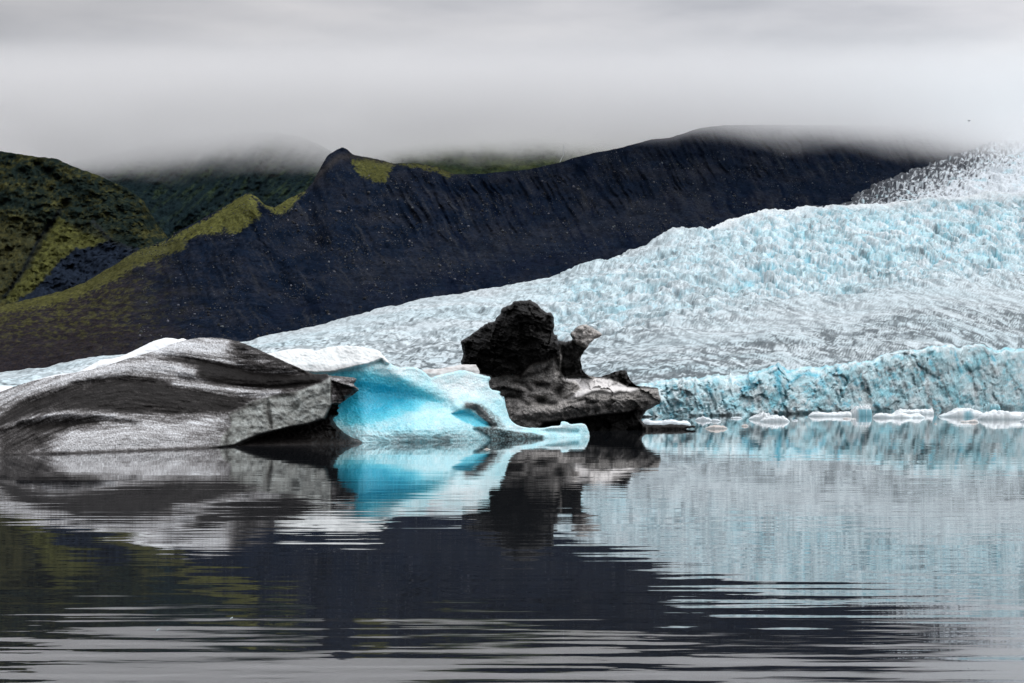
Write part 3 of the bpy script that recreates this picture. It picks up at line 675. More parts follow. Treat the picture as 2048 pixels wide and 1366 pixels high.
def colour1(U, V, P, d):
    wu = U + 10 * fbm(U / 22, V / 9, 5., 5, .65); wv = V + 5 * fbm(U / 34, V / 7, 15., 5, .65)
    R = lambda p, s=6: region(wu, wv, Z1(p), s); S = lambda p, w: stroke(wu, wv, Z1(p), w)
    dirt_shade = np.full(U.shape, .46) + .30 * fbm(U / 40, V / 8, 1., 4)
    dirt_shade = lerp(dirt_shade, .90, R([(0, 555), (100, 480), (250, 415), (420, 345), (600, 318), (800, 322), (900, 340), (1100, 385), (1300, 420), (1400, 440), (1340, 480), (1260, 525), (1100, 505), (950, 525), (700, 515), (500, 500), (300, 505), (150, 550), (0, 610)], 7))
    dirt_shade = lerp(dirt_shade, .99, R([(820, 195), (1000, 200), (1200, 232), (1400, 280), (1600, 298), (1812, 298), (1815, 325), (1720, 368), (1550, 390), (1350, 375), (1180, 350), (1100, 310), (1000, 255), (900, 222)], 5))
    dirt_shade = lerp(dirt_shade, .92, np.clip(S([(0, 560), (120, 470), (300, 400), (500, 345), (700, 345), (900, 365)], 11) * .8 + S([(500, 480), (800, 470), (1100, 440), (1350, 460)], 8) * .6, 0, 1))
    dirt_shade = lerp(dirt_shade, .90, S([(1290, 122), (1400, 160), (1560, 235), (1740, 302)], 5.5)); dirt_shade = lerp(dirt_shade, .75, R([(1280, 120), (1400, 150), (1740, 300), (1500, 290), (1300, 230)], 12) * .75)
    dirt_shade = lerp(dirt_shade, .82, R([(0, 590), (120, 560), (300, 555), (540, 560), (500, 600), (300, 630), (250, 700), (0, 760)], 12) * .85); dirt_shade = lerp(dirt_shade, .93, S([(180, 600), (350, 578), (520, 565)], 8))  # last stroke paints the shadow patch at lower left into the colour
    L = lambda v, m: lerp(dirt_shade, v, np.clip(m, 0, 1))
    dirt_shade = L(.10, S([(860, 165), (1050, 140), (1220, 160)], 19)); dirt_shade = L(.16, S([(350, 330), (480, 300), (700, 255), (950, 262), (1060, 290)], 13) * 1.1)
    dirt_shade = L(.20, S([(0, 430), (150, 385), (300, 345)], 14)); dirt_shade = L(.28, S([(970, 350), (1100, 362), (1250, 385), (1420, 402), (1550, 405)], 6) * 1.1)
    dirt_shade = L(.28, S([(30, 590), (200, 535), (350, 518), (600, 525), (800, 560)], 6) * .9); dirt_shade = L(.20, R([(400, 600), (600, 590), (1000, 570), (1150, 545), (1250, 540), (1270, 600), (1100, 730), (300, 760), (300, 690)], 14) * .9)
    fm = region(U, V, face1, 2.5)
    dirt_shade = lerp(dirt_shade, .36 + .3 * fbm(U / 16, V / 12, 9., 4, .65), region(wu, wv, Z1([(1010, 720), (1040, 640), (1120, 580), (1270, 550), (1290, 690)]), 9) * .8)
    dirt_shade = lerp(dirt_shade, .34 + .42 * fbm(U / 16, V / 12, 9., 5, .65) + .25 * stroke(wu, wv, Z1([(1010, 640), (1260, 530), (1330, 492), (1500, 425), (1640, 400)]), 4) + .2 * stroke(wu, wv, Z1([(1480, 470), (1500, 600)]), 5) + .2 * stroke(wu, wv, Z1([(1275, 540), (1250, 680)]), 4), fm)
    dirt_shade = lerp(dirt_shade, .97, region(U, V, under1, 3)); dirt_shade = lerp(dirt_shade, .74 + .3 * fbm(U / 8, V / 8, 4., 3), region(U, V, prow1, 2))
    dirt_shade = lerp(dirt_shade, .5, region(U, V, Z1([(1836, 312), (1990, 305), (1990, 350), (1960, 360), (1836, 328)]), 2)); dirt_shade = lerp(dirt_shade, .72, stroke(U, V, Z1([(1880, 480), (1840, 545)]), 9) * .8); dirt_shade = lerp(dirt_shade, .5, stroke(U, V, Z1([(1950, 655), (2010, 680)]), 6) * .7)
    fl = np.interp(U, [p[0] for p in FL1], [p[1] for p in FL1]); w_ = V - fl + 3 * fbm(U / 40, V / 40, 77., 3)
    streak = fbm(U / 70, w_ / 5.5, 7., 5, .72); streak2 = fbm(U / 34, w_ / 2.2, 17., 3, .6)
    nonf = 1 - fm
    dirt_shade = dirt_shade + nonf * (.80 * streak + .35 * streak2) * lerp(.4, 1, sstep(905, 850, V + .0 * U)) * sstep(1.04, .8, dirt_shade) * (.35 + .65 * sstep(.12, .4, dirt_shade))
    dirt_shade = dirt_shade + (.40 * fbm(U / 2.8, V / 2.4, 2., 2, .7) * nonf + .10 * fbm(U / 3, V / 3, 2., 2, .7)) * sstep(1.0, .7, dirt_shade)
    dirt_shade = lerp(dirt_shade, .80, sstep(6., 1., WL1(U) - V + 5 * fbm(U / 9, V / 4, 3., 3)) * .6)
    dirt_shade = np.clip(dirt_shade, 0, 1)
    t = dirt_shade ** 1.3
    c = np.exp(lerp(math.log(.74), math.log(.0085), t))[..., None] * np.array([1, 1, 1.]) * np.ones(3)
    c[..., 0] *= lerp(.96, 1.10, dirt_shade); c[..., 1] *= lerp(1.0, .98, dirt_shade); c[..., 2] *= lerp(1.03, .93, dirt_shade)
    c = mixc(c.astype(np.float32), np.stack([c[..., 0] * .93, c[..., 1] * .99, c[..., 2] * .93], -1), fm)
    return c
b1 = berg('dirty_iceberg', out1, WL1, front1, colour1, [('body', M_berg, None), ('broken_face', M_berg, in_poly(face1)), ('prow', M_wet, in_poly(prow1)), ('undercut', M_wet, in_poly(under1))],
          {'broken_face': 'pale grey broken ice face', 'undercut': 'black undercut ice'}, rough=.8, seed=1)
tag(b1, 'long humped iceberg striped with black ash, filling the left of the water', 'iceberg')
# snow lying on its far slope, seen over the crest
out1b = [(-230, 850), (-120, 790)] + Z1([(0, 362), (55, 366), (90, 372), (150, 345), (290, 305), (350, 297), (430, 290), (480, 262), (560, 218), (640, 212), (720, 180), (800, 140), (860, 112), (915, 98), (960, 101), (985, 108), (1010, 100), (1040, 112), (1200, 200), (1200, 420), (0, 480)]) + [(-120, 860), (-220, 880)]
def front1b(U, V, Wd, d): return Wd + 8.5 + .9 * (WL1(U) - V) * Wd / F * .9 + .3 * fbm(U / 20, V / 12, 3., 4)
def colour1b(U, V, P, d): return mixc(np.broadcast_to(col(.84, .87, .88), P.shape), col(.7, .73, .75), sstep(.1, .4, fbm(U / 25, V / 12, 2., 4)) * .5)
b1b = berg('snow_cap', out1b, WL1, front1b, colour1b, [('snow', M_snow, None)], None, rough=.5, seed=4, step=2)
sm = b1b.children[0]; loc = b1b.location.copy(); bpy.data.objects.remove(b1b); sm.name = 'snow_bank'; sm.parent = b1; sm.location = loc - b1.location

# ---- turquoise berg in the middle
Z2 = lambda p: zoom(540, 660, 3.103, p)
WL2 = curve([(500, 888), (727, 885.6), (830, 884), (1001, 879), (1100, 876), (1177, 873), (1250, 872)])
out2 = Z2([(-80, 200), (-60, 150), (20, 140), (130, 115), (250, 118), (285, 132), (330, 112), (420, 97), (520, 98), (600, 110), (680, 128), (710, 165), (745, 208), (790, 232), (850, 232), (900, 228), (950, 252), (970, 272), (1000, 298), (1030, 285), (1090, 268), (1195, 245), (1260, 265), (1330, 285), (1372, 290), (1355, 330), (1370, 370), (1432, 380), (1425, 405), (1455, 435), (1470, 500), (1490, 560), (1540, 595), (1620, 608), (1700, 608), (1760, 595), (1803, 591), (1803, 570), (1830, 565), (1850, 576), (1862, 586), (1940, 577), (1965, 593), (1982, 640), (1984, 680), (1940, 740), (1300, 780), (500, 790), (300, 780), (100, 700)])
cap2 = Z2([(-90, 100), (200, 60), (420, 60), (640, 80), (720, 150), (760, 205), (720, 215), (690, 190), (655, 205), (600, 222), (480, 250), (380, 272), (270, 275), (100, 260), (-100, 200)])
ledge2 = Z2([(1250, 598), (1330, 600), (1420, 610), (1520, 628), (1640, 640), (1700, 655), (1690, 672), (1560, 680), (1460, 760), (1380, 760), (1360, 660)])
def front2(U, V, Wd, d):
    hgt = (WL2(U) - V) * Wd / F; x = (U - 540) * 3.103; y = (V - 660) * 3.103
    n = lambda s, z, o=4: fbm(U / s, V / s, z, o)
    D = Wd + .75 * np.maximum(hgt, 0) + .3 * np.minimum(hgt, 0) + 1.2 * sstep(600, 400, x) + 1.0 * np.maximum(0, 729 - V) * Wd / F * sstep(800, 700, x) + .22 * n(22, 61) * sstep(740, 725, V) + .12 * ridged((U + V) / 22, (V - .4 * U) / 7, 9., 3) * sstep(735, 722, V)
    n = lambda s, z, o=4: fbm(U / s, V / s, z, o)
    # hollow under the snow, mound at the water's edge, spur running up to the right
    D = D + 1.6 * np.exp(-(((x - 620) / 380) ** 2 + ((y - 430) / 130) ** 2)) + .25 * stroke(U, V, Z2([(700, 400), (900, 420), (1100, 470)]), 14)
    D = D - 1.6 * np.exp(-(((x - 1000) / 330) ** 2 + ((y - 620) / 95) ** 2)) - .7 * stroke(U, V, Z2([(1170, 480), (1280, 460), (1380, 540), (1460, 620)]), 12)
    D = D + .5 * region(U, V, Z2([(1130, 520), (1230, 500), (1370, 592), (1250, 600)]), 4) - .3 * stroke(U, V, Z2([(700, 230), (850, 320), (1100, 420), (1300, 440)]), 14)
    D = D - .9 * region(U, V, cap2, 2.5) * sstep(0, 8, poly_sd(U, V, cap2)[0] + 2) + .5 * stroke(U, V, Z2([(1560, 615), (1900, 640)]), 6)
    D = D - .35 * region(U, V, ledge2, 3) + (.05 + .05 * sstep(810, 850, V)) * ridged(U / 30 + n(20, 3), V / 12, 7., 4, .6) + (.03 + .03 * sstep(810, 850, V)) * ridged(U / 9, V / 6, 17., 3, .6) + .3 * n(45, 5) + .03 * n(4, 8)
    return D
def colour2(U, V, P, d):
    x = (U - 540) * 3.103; y = (V - 660) * 3.103
    wu = U + 4 * fbm(U / 18, V / 14, 5., 4); wv = V + 4 * fbm(U / 18, V / 12, 15., 4)
    n = fbm(U / 30, V / 16, 5., 4, .6); nf = fbm(U / 5, V / 3.5, 8., 4, .7)
    b = np.minimum(np.exp(-(((x - 540) / 330) ** 2 + ((y - 420) / 170) ** 2)) * 1.35, 1) * .95 + .45 * np.exp(-(((x - 900) / 330) ** 2 + ((y - 420) / 80) ** 2))
    b = np.maximum(b, .42 * np.exp(-(((x - 850) / 420) ** 2 + ((y - 610) / 90) ** 2))); b = np.maximum(b, .78 * region(wu, wv, Z2([(1110, 520), (1200, 490), (1290, 545), (1385, 598), (1270, 600), (1180, 560)]), 5))
    b = np.maximum(b, .33 * np.exp(-(((x - 950) / 260) ** 2 + ((y - 330) / 60) ** 2)))
    b = np.maximum(b, .30 + 0 * x); b = b + .26 * n + .30 * nf * sstep(380, 560, y) * (.4 + .6 * sstep(0, .2, fbm(U / 25, V / 12, 83., 3) + .1))
    vein = 1 - sstep(.0, .05, np.abs(perlin(wu / 24 + wv / 40, wv / 11 - wu / 90, 7.))); b = b + .26 * vein * sstep(900, 700, x * .6 + y)
    vein2 = 1 - sstep(.0, .06, np.abs(perlin(wu / 12, wv / 5 + wu / 30, 37.))); b = b - .14 * vein2 * sstep(.0, .2, fbm(U / 20, V / 10, 3., 3))
    b = b - .22 * np.exp(-(((x - 1200) / 200) ** 2 + ((y - 340) / 80) ** 2)) - .15 * stroke(wu, wv, Z2([(700, 250), (800, 250), (900, 240)]), 14) - .12 * stroke(U, V, Z2([(1500, 600), (1700, 610), (1950, 590)]), 5)
    b = b + .12 * stroke(wu, wv, Z2([(690, 400), (820, 395), (1000, 430), (1100, 470), (1000, 490)]), 4)
    b = np.clip(b, 0, 1)
    r_ = np.interp(b, [0, .3, .6, 1], [.84, .46, .10, .012]); g_ = np.interp(b, [0, .3, .6, 1], [.90, .79, .60, .43]); b_ = np.interp(b, [0, .3, .6, 1], [.91, .85, .74, .62])
    c = np.stack([r_, g_, b_], -1).astype(np.float32)
    cm = region(wu * .3 + U * .7, wv * .3 + V * .7, cap2, 2)
    snow = mixc(mixc(np.broadcast_to(col(.83, .86, .85), c.shape), col(.62, .68, .68), sstep(-.05, .35, fbm((U + V) / 22, (V - .4 * U) / 7, 29., 4, .65)) * .8), col(.55, .56, .55), stroke(U, V, Z2([(380, 268), (480, 248), (600, 222), (680, 185)]), 7) * np.clip(.6 + 1.5 * nf, 0, 1))
    c = mixc(c, snow, cm)
    c = mixc(c, col(.022, .02, .019), np.clip(stroke(wu, wv, Z2([(1225, 470), (1280, 478), (1330, 530), (1380, 590)]), 7) * 1.2 + .75 * region(wu, wv, Z2([(1215, 462), (1310, 460), (1400, 520), (1470, 610), (1420, 615), (1380, 595)]), 4) * sstep(-.35, .15, nf), 0, .95))
    c = mixc(c, col(.03, .028, .026), region(wu * .4 + U * .6, wv * .4 + V * .6, ledge2, 2) * np.clip(.85 + nf, 0, .97))
    c = mixc(c, col(.06, .05, .05), stroke(U, V, Z2([(1020, 668), (1110, 684)]), 3.5) * .7)
    c = mixc(c, col(.25, .30, .31), sstep(.15, .4, fbm(U / 14, V / 5, 33., 4, .65)) * sstep(520, 640, y) * .12)
    return c
b2 = berg('blue_iceberg', out2, WL2, front2, colour2, [('body', M_blue, None), ('snow_cap', M_snow, in_poly(cap2)), ('ash_ledge', M_wet, in_poly(ledge2))], {'ash_ledge': 'dark ash covered ledge at the waterline'}, rough=.9, seed=2, back=(60, 7.0), rim=(4, .5))
tag(b2, 'bright turquoise iceberg with a white snow cap, low foot reaching right', 'iceberg')

# dirty snow hump behind the turquoise ice
out2b = Z2([(880, 300), (930, 256), (960, 243), (1050, 240), (1120, 228), (1190, 213), (1300, 215), (1300, 400), (900, 420)])
def front2b(U, V, Wd, d): return Wd + 11 + .3 * (WL2(U) - V) * Wd / F + .3 * fbm(U / 14, V / 9, 3., 4)
def colour2b(U, V, P, d): return mixc(np.broadcast_to(col(.66, .66, .65), P.shape), col(.34, .31, .30), sstep(-.1, .35, fbm(U / 14, V / 5, 2., 4)) * .8)
bb = berg('pink', out2b, WL2, front2b, colour2b, [('snow_shelf', M_snow, None)], None, rough=.5, seed=14, step=2)
sm = bb.children[0]; loc = bb.location.copy(); bpy.data.objects.remove(bb); sm.parent = b2; sm.location = loc - b2.location; sm['label'] = 'grey stained snow shelf'

# ---- black sculpted berg
Z3 = lambda p: zoom(900, 580, 3.938, p)
WL3 = curve([(900, 861.5), (1180, 861.5), (1390, 858.5), (1500, 858)])
out3 = Z3([(78, 408), (120, 385), (170, 350), (235, 300), (290, 258), (340, 250), (358, 240), (362, 215), (400, 190), (405, 145), (470, 120), (500, 90), (560, 82), (640, 80), (690, 115), (720, 150), (760, 178), (798, 178), (822, 215), (818, 300), (820, 350), (845, 358), (850, 390), (880, 402), (920, 408), (972, 392), (945, 350), (955, 325), (985, 310), (1000, 285), (1060, 271), (1110, 285), (1160, 318), (1197, 350), (1180, 370), (1120, 400), (1078, 455), (1045, 500), (1027, 560), (1045, 640), (1090, 675), (1180, 688), (1270, 655), (1340, 632), (1390, 630), (1400, 680), (1450, 748), (1500, 756), (1560, 762), (1635, 765), (1646, 800), (1664, 860), (1640, 900), (1600, 925), (1550, 950), (1515, 990), (1508, 1030), (1540, 1058), (1650, 1064), (1780, 1056), (1860, 1064), (1938, 1072), (1930, 1082), (1860, 1090), (1850, 1130), (1500, 1180), (1080, 1180), (700, 1190), (560, 1150), (480, 1080), (455, 980), (435, 900), (430, 840), (388, 830), (395, 798), (310, 785), (300, 720), (328, 690), (270, 670), (190, 655), (130, 630), (78, 570), (100, 520), (95, 440)])
head3 = Z3([(60, 400), (290, 240), (360, 200), (400, 120), (500, 70), (660, 70), (760, 160), (840, 200), (830, 350), (860, 400), (865, 520), (760, 562), (650, 575), (590, 640), (560, 672), (440, 665), (330, 685), (250, 680), (60, 600)])
stalk3 = Z3([(852, 380), (965, 385), (990, 420), (1060, 460), (1030, 560), (1050, 640), (1100, 690), (900, 690), (870, 640), (880, 520)])
knob3 = Z3([(940, 260), (1210, 260), (1210, 380), (1075, 460), (1040, 500), (960, 560), (975, 480), (970, 400), (930, 350)])
fin3 = Z3([(1150, 690), (1270, 650), (1340, 625), (1400, 625), (1410, 690), (1460, 748), (1640, 755), (1640, 775), (1480, 772), (1400, 762), (1320, 725), (1230, 695)])
snow3 = Z3([(880, 690), (950, 680), (1050, 678), (1150, 690), (1250, 702), (1340, 742), (1400, 768), (1480, 778), (1420, 800), (1330, 790), (1290, 805), (1200, 778), (1120, 792), (1040, 830), (960, 850), (880, 880), (1000, 800), (1030, 765), (980, 715), (910, 715)])
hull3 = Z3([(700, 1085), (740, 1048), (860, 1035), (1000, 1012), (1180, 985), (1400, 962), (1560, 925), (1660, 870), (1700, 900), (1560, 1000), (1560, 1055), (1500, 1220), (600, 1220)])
def front3(U, V, Wd, d):
    x = (U - 900) * 3.938; y = (V - 580) * 3.938; hgt = (WL3(U) - V) * Wd / F
    n = lambda s, z, o=4: fbm(U / s, V / s, z, o)
    D = Wd - .4 + .18 * np.maximum(hgt, 0) + .2 * np.minimum(hgt, 0)
    D = D - 1.6 * region(U, V, head3, 6) * sstep(0, 30, d) - .35 * region(U, V, head3, 1.2) + .9 * region(U, V, head3, 10) * 0
    # arm swinging out to the right
    D = D - 1.8 * stroke(U, V, Z3([(560, 960), (800, 960), (1100, 900), (1350, 870), (1560, 850)]), 18) - .6 * stroke(U, V, Z3([(1000, 830), (1150, 850), (1300, 820), (1600, 790)]), 10)
    D = D + .5 * region(U, V, snow3, 5) + 1.6 * region(U, V, snow3, 3) * np.clip((800 - y) / 90, 0, 1.2) + 2.2 * region(U, V, stalk3, 3) + 2.0 * region(U, V, knob3, 3) + 2.6 * region(U, V, fin3, 4)
    D = D + 2.6 * region(U, V, hull3, 3) + .35 * sstep(855, 862, V) * 0
    for cx, cy_, rx, ry, a in ((700, 750, 60, 30, 1.1), (720, 870, 60, 28, 1.3), (560, 715, 70, 22, .8), (850, 590, 26, 60, .8), (500, 830, 90, 24, .7), (840, 820, 40, 60, .6), (600, 950, 60, 24, .4), (1250, 920, 22, 14, .4), (960, 860, 80, 16, .5), (410, 300, 50, 20, .5), (560, 420, 90, 26, .6), (300, 520, 60, 30, .5), (700, 300, 60, 40, .5), (1120, 850, 40, 26, -.5)):
        D = D + a * np.exp(-(((x - cx + 40 * n(14, 2.)) / rx) ** 2 + ((y - cy_ + 30 * n(14, 5.)) / ry) ** 2))
    f1, f2, idv = worley(U / 17 + .5 * n(15, 3), V / 13 + .5 * n(15, 6), 9)
    h1, h2, idh = worley(U / 26 + .6 * n(20, 13), V / 20 + .6 * n(20, 16), 29)
    j1, j2, idj = worley(U / 13 + .4 * n(9, 23) + V / 60, V / 17 + .4 * n(9, 26), 61)
    hd = region(U, V, head3, 4)
    D = D + (idh - .5) * (U - 1080) * .012 + (idj - .5) * .9 * hd + (.5 * f1 - .3) * .7 + .45 * n(26, 5) - .4 * np.abs(n(13, 3)) + .03 * n(3, 8) + .22 * ridged(U / 60 + V / 70, (V - .35 * U) / 6.5, 4., 3) * (.4 + .6 * hd)
    sp = region(U, V, Z3([(1500, 1050), (2000, 1050), (2000, 1200), (1500, 1200)]), 4)
    return lerp(D, Wd + .4 * n(10, 4) + .02 * np.maximum(hgt, 0), sp)
def colour3(U, V, P, d):
    wu = U + 3 * fbm(U / 12, V / 10, 5., 4); wv = V + 3 * fbm(U / 12, V / 10, 15., 4)
    nf = fbm(U / 4, V / 3, 8., 4, .7); n = fbm(U / 16, V / 10, 3., 4, .6)
    x = (U - 900) * 3.938; y = (V - 580) * 3.938
    dirt_shade = .33 + .46 * n + .12 * sstep(700, 620, y) + 0 * U
    dirt_shade = lerp(dirt_shade, .30, stroke(wu, wv, Z3([(600, 970), (800, 940), (1000, 900)]), 16) * .8); dirt_shade = lerp(dirt_shade, .34, stroke(wu, wv, Z3([(1150, 900), (1350, 870), (1600, 810)]), 12) * .8)
    dirt_shade = lerp(dirt_shade, .32, stroke(wu, wv, Z3([(360, 720), (600, 620), (830, 560)]), 10) * .7)
    dirt_shade = lerp(dirt_shade, .985 + .10 * n, region(wu * .5 + U * .5, wv * .5 + V * .5, head3, 2.5)); dirt_shade = lerp(dirt_shade, .70, stroke(wu, wv, Z3([(440, 270), (520, 340), (560, 370)]), 5) * .6)
    dirt_shade = lerp(dirt_shade, .97, region(wu, wv, stalk3, 2)); 
    dirt_shade = lerp(dirt_shade, np.interp(y, [260, 400, 480, 560], [.24, .30, .45, .72]) + .3 * n, region(U, V, knob3, 2.5)); dirt_shade = lerp(dirt_shade, .97, region(U, V, fin3, 2.5))
    dirt_shade = lerp(dirt_shade, .88, stroke(wu, wv, Z3([(1050, 820), (1150, 800), (1300, 815), (1450, 790)]), 4) * .9); dirt_shade = lerp(dirt_shade, .85, stroke(wu, wv, Z3([(380, 770), (470, 775), (560, 800)]), 4) * .8)
    for p, w, a in (([(690, 740), (780, 745)], 5, .8), ([(700, 870), (760, 880), (830, 890)], 5, .85), ([(500, 715), (600, 740), (640, 790)], 4, .7), ([(845, 560), (870, 640), (880, 700)], 4, .85), ([(440, 830), (540, 840), (620, 900)], 4, .7), ([(900, 720), (860, 800)], 8, .7), ([(560, 680), (700, 650), (800, 600)], 4, .6), ([(1160, 830), (1150, 880), (1080, 890)], 3, .6), ([(930, 890), (1100, 850)], 2.5, .6)):  # strokes paint shade into the scalloped hollows
        dirt_shade = lerp(dirt_shade, .86, np.clip(stroke(wu, wv, Z3(p), w) * a, 0, 1))
    dirt_shade = lerp(dirt_shade, .98, region(U, V, hull3, 2.5)); dirt_shade = lerp(dirt_shade, .62, stroke(U, V, Z3([(1490, 960), (1480, 1010), (1520, 1055)]), 4) * .8)
    dirt_shade = lerp(dirt_shade, .90, sstep(1045, 1055, y) * sstep(1540, 1570, x)); dirt_shade = dirt_shade + (.28 * nf + .25 * fbm(U / 2, V / 1.8, 4., 2)) * sstep(1.05, .7, dirt_shade)
    t = np.clip(dirt_shade, 0, 1) ** 1.4
    v = np.exp(lerp(math.log(.70), math.log(.007), t)); c = np.stack([v * 1.05, v, v * .94], -1).astype(np.float32); c = c * lerp(1, .55, region(wu * .5 + U * .5, wv * .5 + V * .5, head3, 2.5))[..., None]
    sn = region(wu, wv, snow3, 3) * sstep(-.35, .05, nf + .4 - .55 * sstep(1120, 880, x))
    c = mixc(c, col(.78, .76, .74), sn * .95)
    return c
b3 = berg('sculpted_iceberg', out3, WL3, front3, colour3, [('body', M_berg, None), ('head', M_wet, in_poly(head3)), ('stalk', M_wet, in_poly(stalk3)), ('knob', M_berg, in_poly(knob3)), ('fin', M_wet, in_poly(fin3)), ('snow_patch', M_snow, in_poly(snow3)), ('hull', M_wet, in_poly(hull3))],
          {'head': 'soot black overhanging head', 'knob': 'pale grey knob', 'snow_patch': 'patch of grainy white snow', 'hull': 'black undercut base'}, rough=1.7, step=1.25, rim=(7, 1.2), back=(40, 5.5), seed=3)
tag(b3, 'black and grey sculpted iceberg with a tall head and an outstretched arm', 'iceberg')

# ------------------------------------------------------------------ drifting floes
def floe(u0, u1, vt, vb, label, prof=None, tint=(.78, .85, .88), blue=(), depth=.45, seed=0, name='ice_floe', group='ice floes drifting before the glacier', cat='ice floe'):
    """low lump of ice: height profile across its width, tapering to front and back, with a keel under water"""
    D0 = float(water_d(vb)); s = D0 / F; w = (u1 - u0) * s; dep = max(w * depth, .4); hgt = (vb - vt) * s
    D0 += dep * .5; s2 = (D0) / F; cx = ((u0 + u1) / 2 - 1024) * s2; w = (u1 - u0) * s2
    hgt = max((vb - vt) * s2 * .95, .06)
    nx, ny = 64, 26; a = np.linspace(-1, 1, nx); b = np.linspace(-1, 1, ny); A, B = np.meshgrid(a, b)
    # rounded footprint
    X = A * w / 2; lim = np.clip(1 - np.abs(A) ** 3.0, 0, 1) ** .5 * (1 + .25 * fbm(A * 3, seed * 3.7, 1., 3)); Y = B * dep / 2 * np.maximum(lim, .02)
    pr = prof or [(0, .3), (.3, .9), (.6, 1), (.85, .6), (1, .2)]
    pf = np.interp((A + 1) / 2, [p[0] for p in pr], [p[1] for p in pr])
    rimf = np.clip((1 - np.abs(B) ** 4), 0, 1) ** .35 * np.clip((1 - np.abs(A) ** 14), 0, 1) ** .5
    wf = worley(A * 5 + seed, B * 2.5, 7); hgt *= .74; Z = hgt * pf * rimf * (1 + .5 * fbm(A * 3.5, B * 4, seed + .5, 3, .6)) + hgt * .14 * ridged(A * 4, B * 7, seed + 2., 2) * rimf - .12 * hgt * (1 - rimf) - .05 + hgt * rimf * pf * ((wf[2] - .5) * .35 - wf[0] * .2 + .1)
    C = np.broadcast_to(col(*tint), (ny, nx, 3)).copy() * (1 + .08 * fbm(A * 6, B * 5, seed, 3))[..., None]
    C = mixc(C, col(.42, .72, .78), (1 - sstep(0, hgt * .5, Z)) * .35)
    for x0, x1, k in blue:
        a_ = (A + 1) / 2 + .12 * fbm(A * 3, Z / hgt * 2, seed + 9., 3); C = mixc(C, col(.16, .58, .70), sstep(x0 - .08, x0 + .08, a_) * (1 - sstep(x1 - .08, x1 + .08, a_)) * (1 - sstep(hgt * .72, hgt * .9, Z)) * k)
    top = np.stack([X, Y, Z], -1); bot = np.stack([X * .85, Y * .85, np.full_like(X, -.35 - hgt * .6)], -1)
    q = grid_faces(ny, nx); i = np.arange(nx * ny).reshape(ny, nx); off = nx * ny
    ring = np.concatenate([i[0, :-1], i[:-1, -1], i[-1, :0:-1], i[:0:-1, 0]]); nr = np.roll(ring, -1)
    side = np.stack([ring, nr, nr + off, ring + off], -1)[:, ::-1]
    o = mesh_np(name, np.concatenate([top.reshape(-1, 3), bot.reshape(-1, 3)]), np.concatenate([q, q[:, ::-1] + off, side]), M_snow, np.concatenate([C.reshape(-1, 3)] * 2))
    o.location = (cx, D0, 0); tag(o, label, cat, group); return o
W_ = (.82, .88, .90)
floe(1282, 1383, 836.5, 850, 'long low white floe just right of the sculpted iceberg foot', [(0, .7), (.1, 1), (.3, .7), (.5, .95), (.75, .8), (.93, .7), (1, .3)], seed=1)
floe(1389, 1425, 831, 841.5, 'small white double humped floe beside the long low floe', [(0, .2), (.2, .7), (.5, 1), (.8, .7), (1, .2)], seed=2)
floe(1419, 1443, 836, 843, 'small lumpy white floe touching the double humped one', seed=3)
floe(1409, 1456, 847, 857.5, 'smooth rounded cream coloured floe, nearest of the small ones', [(0, .2), (.25, .7), (.5, 1), (.8, .75), (1, .2)], tint=(.66, .62, .58), seed=4)
floe(1482, 1498, 847, 852.5, 'tiny cream floe right of the smooth rounded one', tint=(.66, .62, .58), seed=5)
floe(1461, 1485, 832, 837, 'thin flat white floe close under the ice cliff', [(0, .6), (.5, 1), (1, .5)], seed=6)
floe(1496, 1544, 821.5, 839, 'white peaked floe, taller half of the snowy pair', [(0, .1), (.3, .6), (.6, 1), (.8, .95), (1, .5)], tint=W_, seed=7)
floe(1520, 1580, 828, 843.5, 'white domed floe, front half of the snowy pair', [(0, .3), (.2, .85), (.5, 1), (.8, .8), (1, .1)], tint=W_, seed=8)
floe(1583, 1597, 838, 841.5, 'tiny white floe right of the snowy pair', seed=9)
floe(1616, 1704, 820.5, 833, 'long flat white floe leading up to the blue sided block', [(0, .35), (.12, .9), (.4, .7), (.7, .8), (1, 1)], tint=W_, seed=10)
floe(1698, 1744, 808.5, 832, 'square blue sided ice block with white top', [(0, .35), (.2, .8), (.35, 1), (.8, 1), (.95, .92), (1, .8)], tint=W_, blue=((.35, 1.05, .75),), seed=11, name='ice_block', cat='ice block')
floe(1685, 1712, 834, 838, 'thin broken plate of ice in front of the blue sided block', [(0, .6), (.3, 1), (.6, .4), (1, .6)], tint=(.7, .66, .63), seed=12)
floe(1745, 1850, 821.5, 836, 'jumbled low white floe right of the blue sided block', [(0, .4), (.15, .9), (.3, .6), (.5, 1), (.7, .5), (.85, .75), (1, .3)], tint=W_, seed=13)
floe(1786, 1868, 810.5, 829, 'white floe ending in a sharp upright spike at its right end', [(0, .35), (.2, .7), (.35, .55), (.6, .62), (.9, .62), (.96, 1), (.99, .9), (1, .4)], tint=W_, seed=14)
floe(1876, 1972, 813.5, 834, 'white floe with a turquoise hollow in its middle', [(0, .15), (.2, .45), (.4, .95), (.55, 1), (.8, .8), (1, .3)], tint=W_, blue=((.5, .66, .7),), seed=15)
floe(1938, 1961, 808, 822, 'small rounded ice lump behind the floe with the turquoise hollow', seed=16, tint=(.6, .76, .8))
floe(1955, 2075, 816.5, 839, 'broad white floe cut off by the right edge of the view', [(0, .3), (.15, .75), (.3, 1), (.5, .8), (.75, .7), (.9, .85), (1, .6)], tint=W_, seed=17)
floe(1979, 2001, 806.5, 822, 'small blue topped ice lump behind the broad white floe', [(0, .7), (.3, 1), (.8, .9), (1, .6)], tint=(.5, .76, .82), blue=((0, 1, .5),), seed=18)
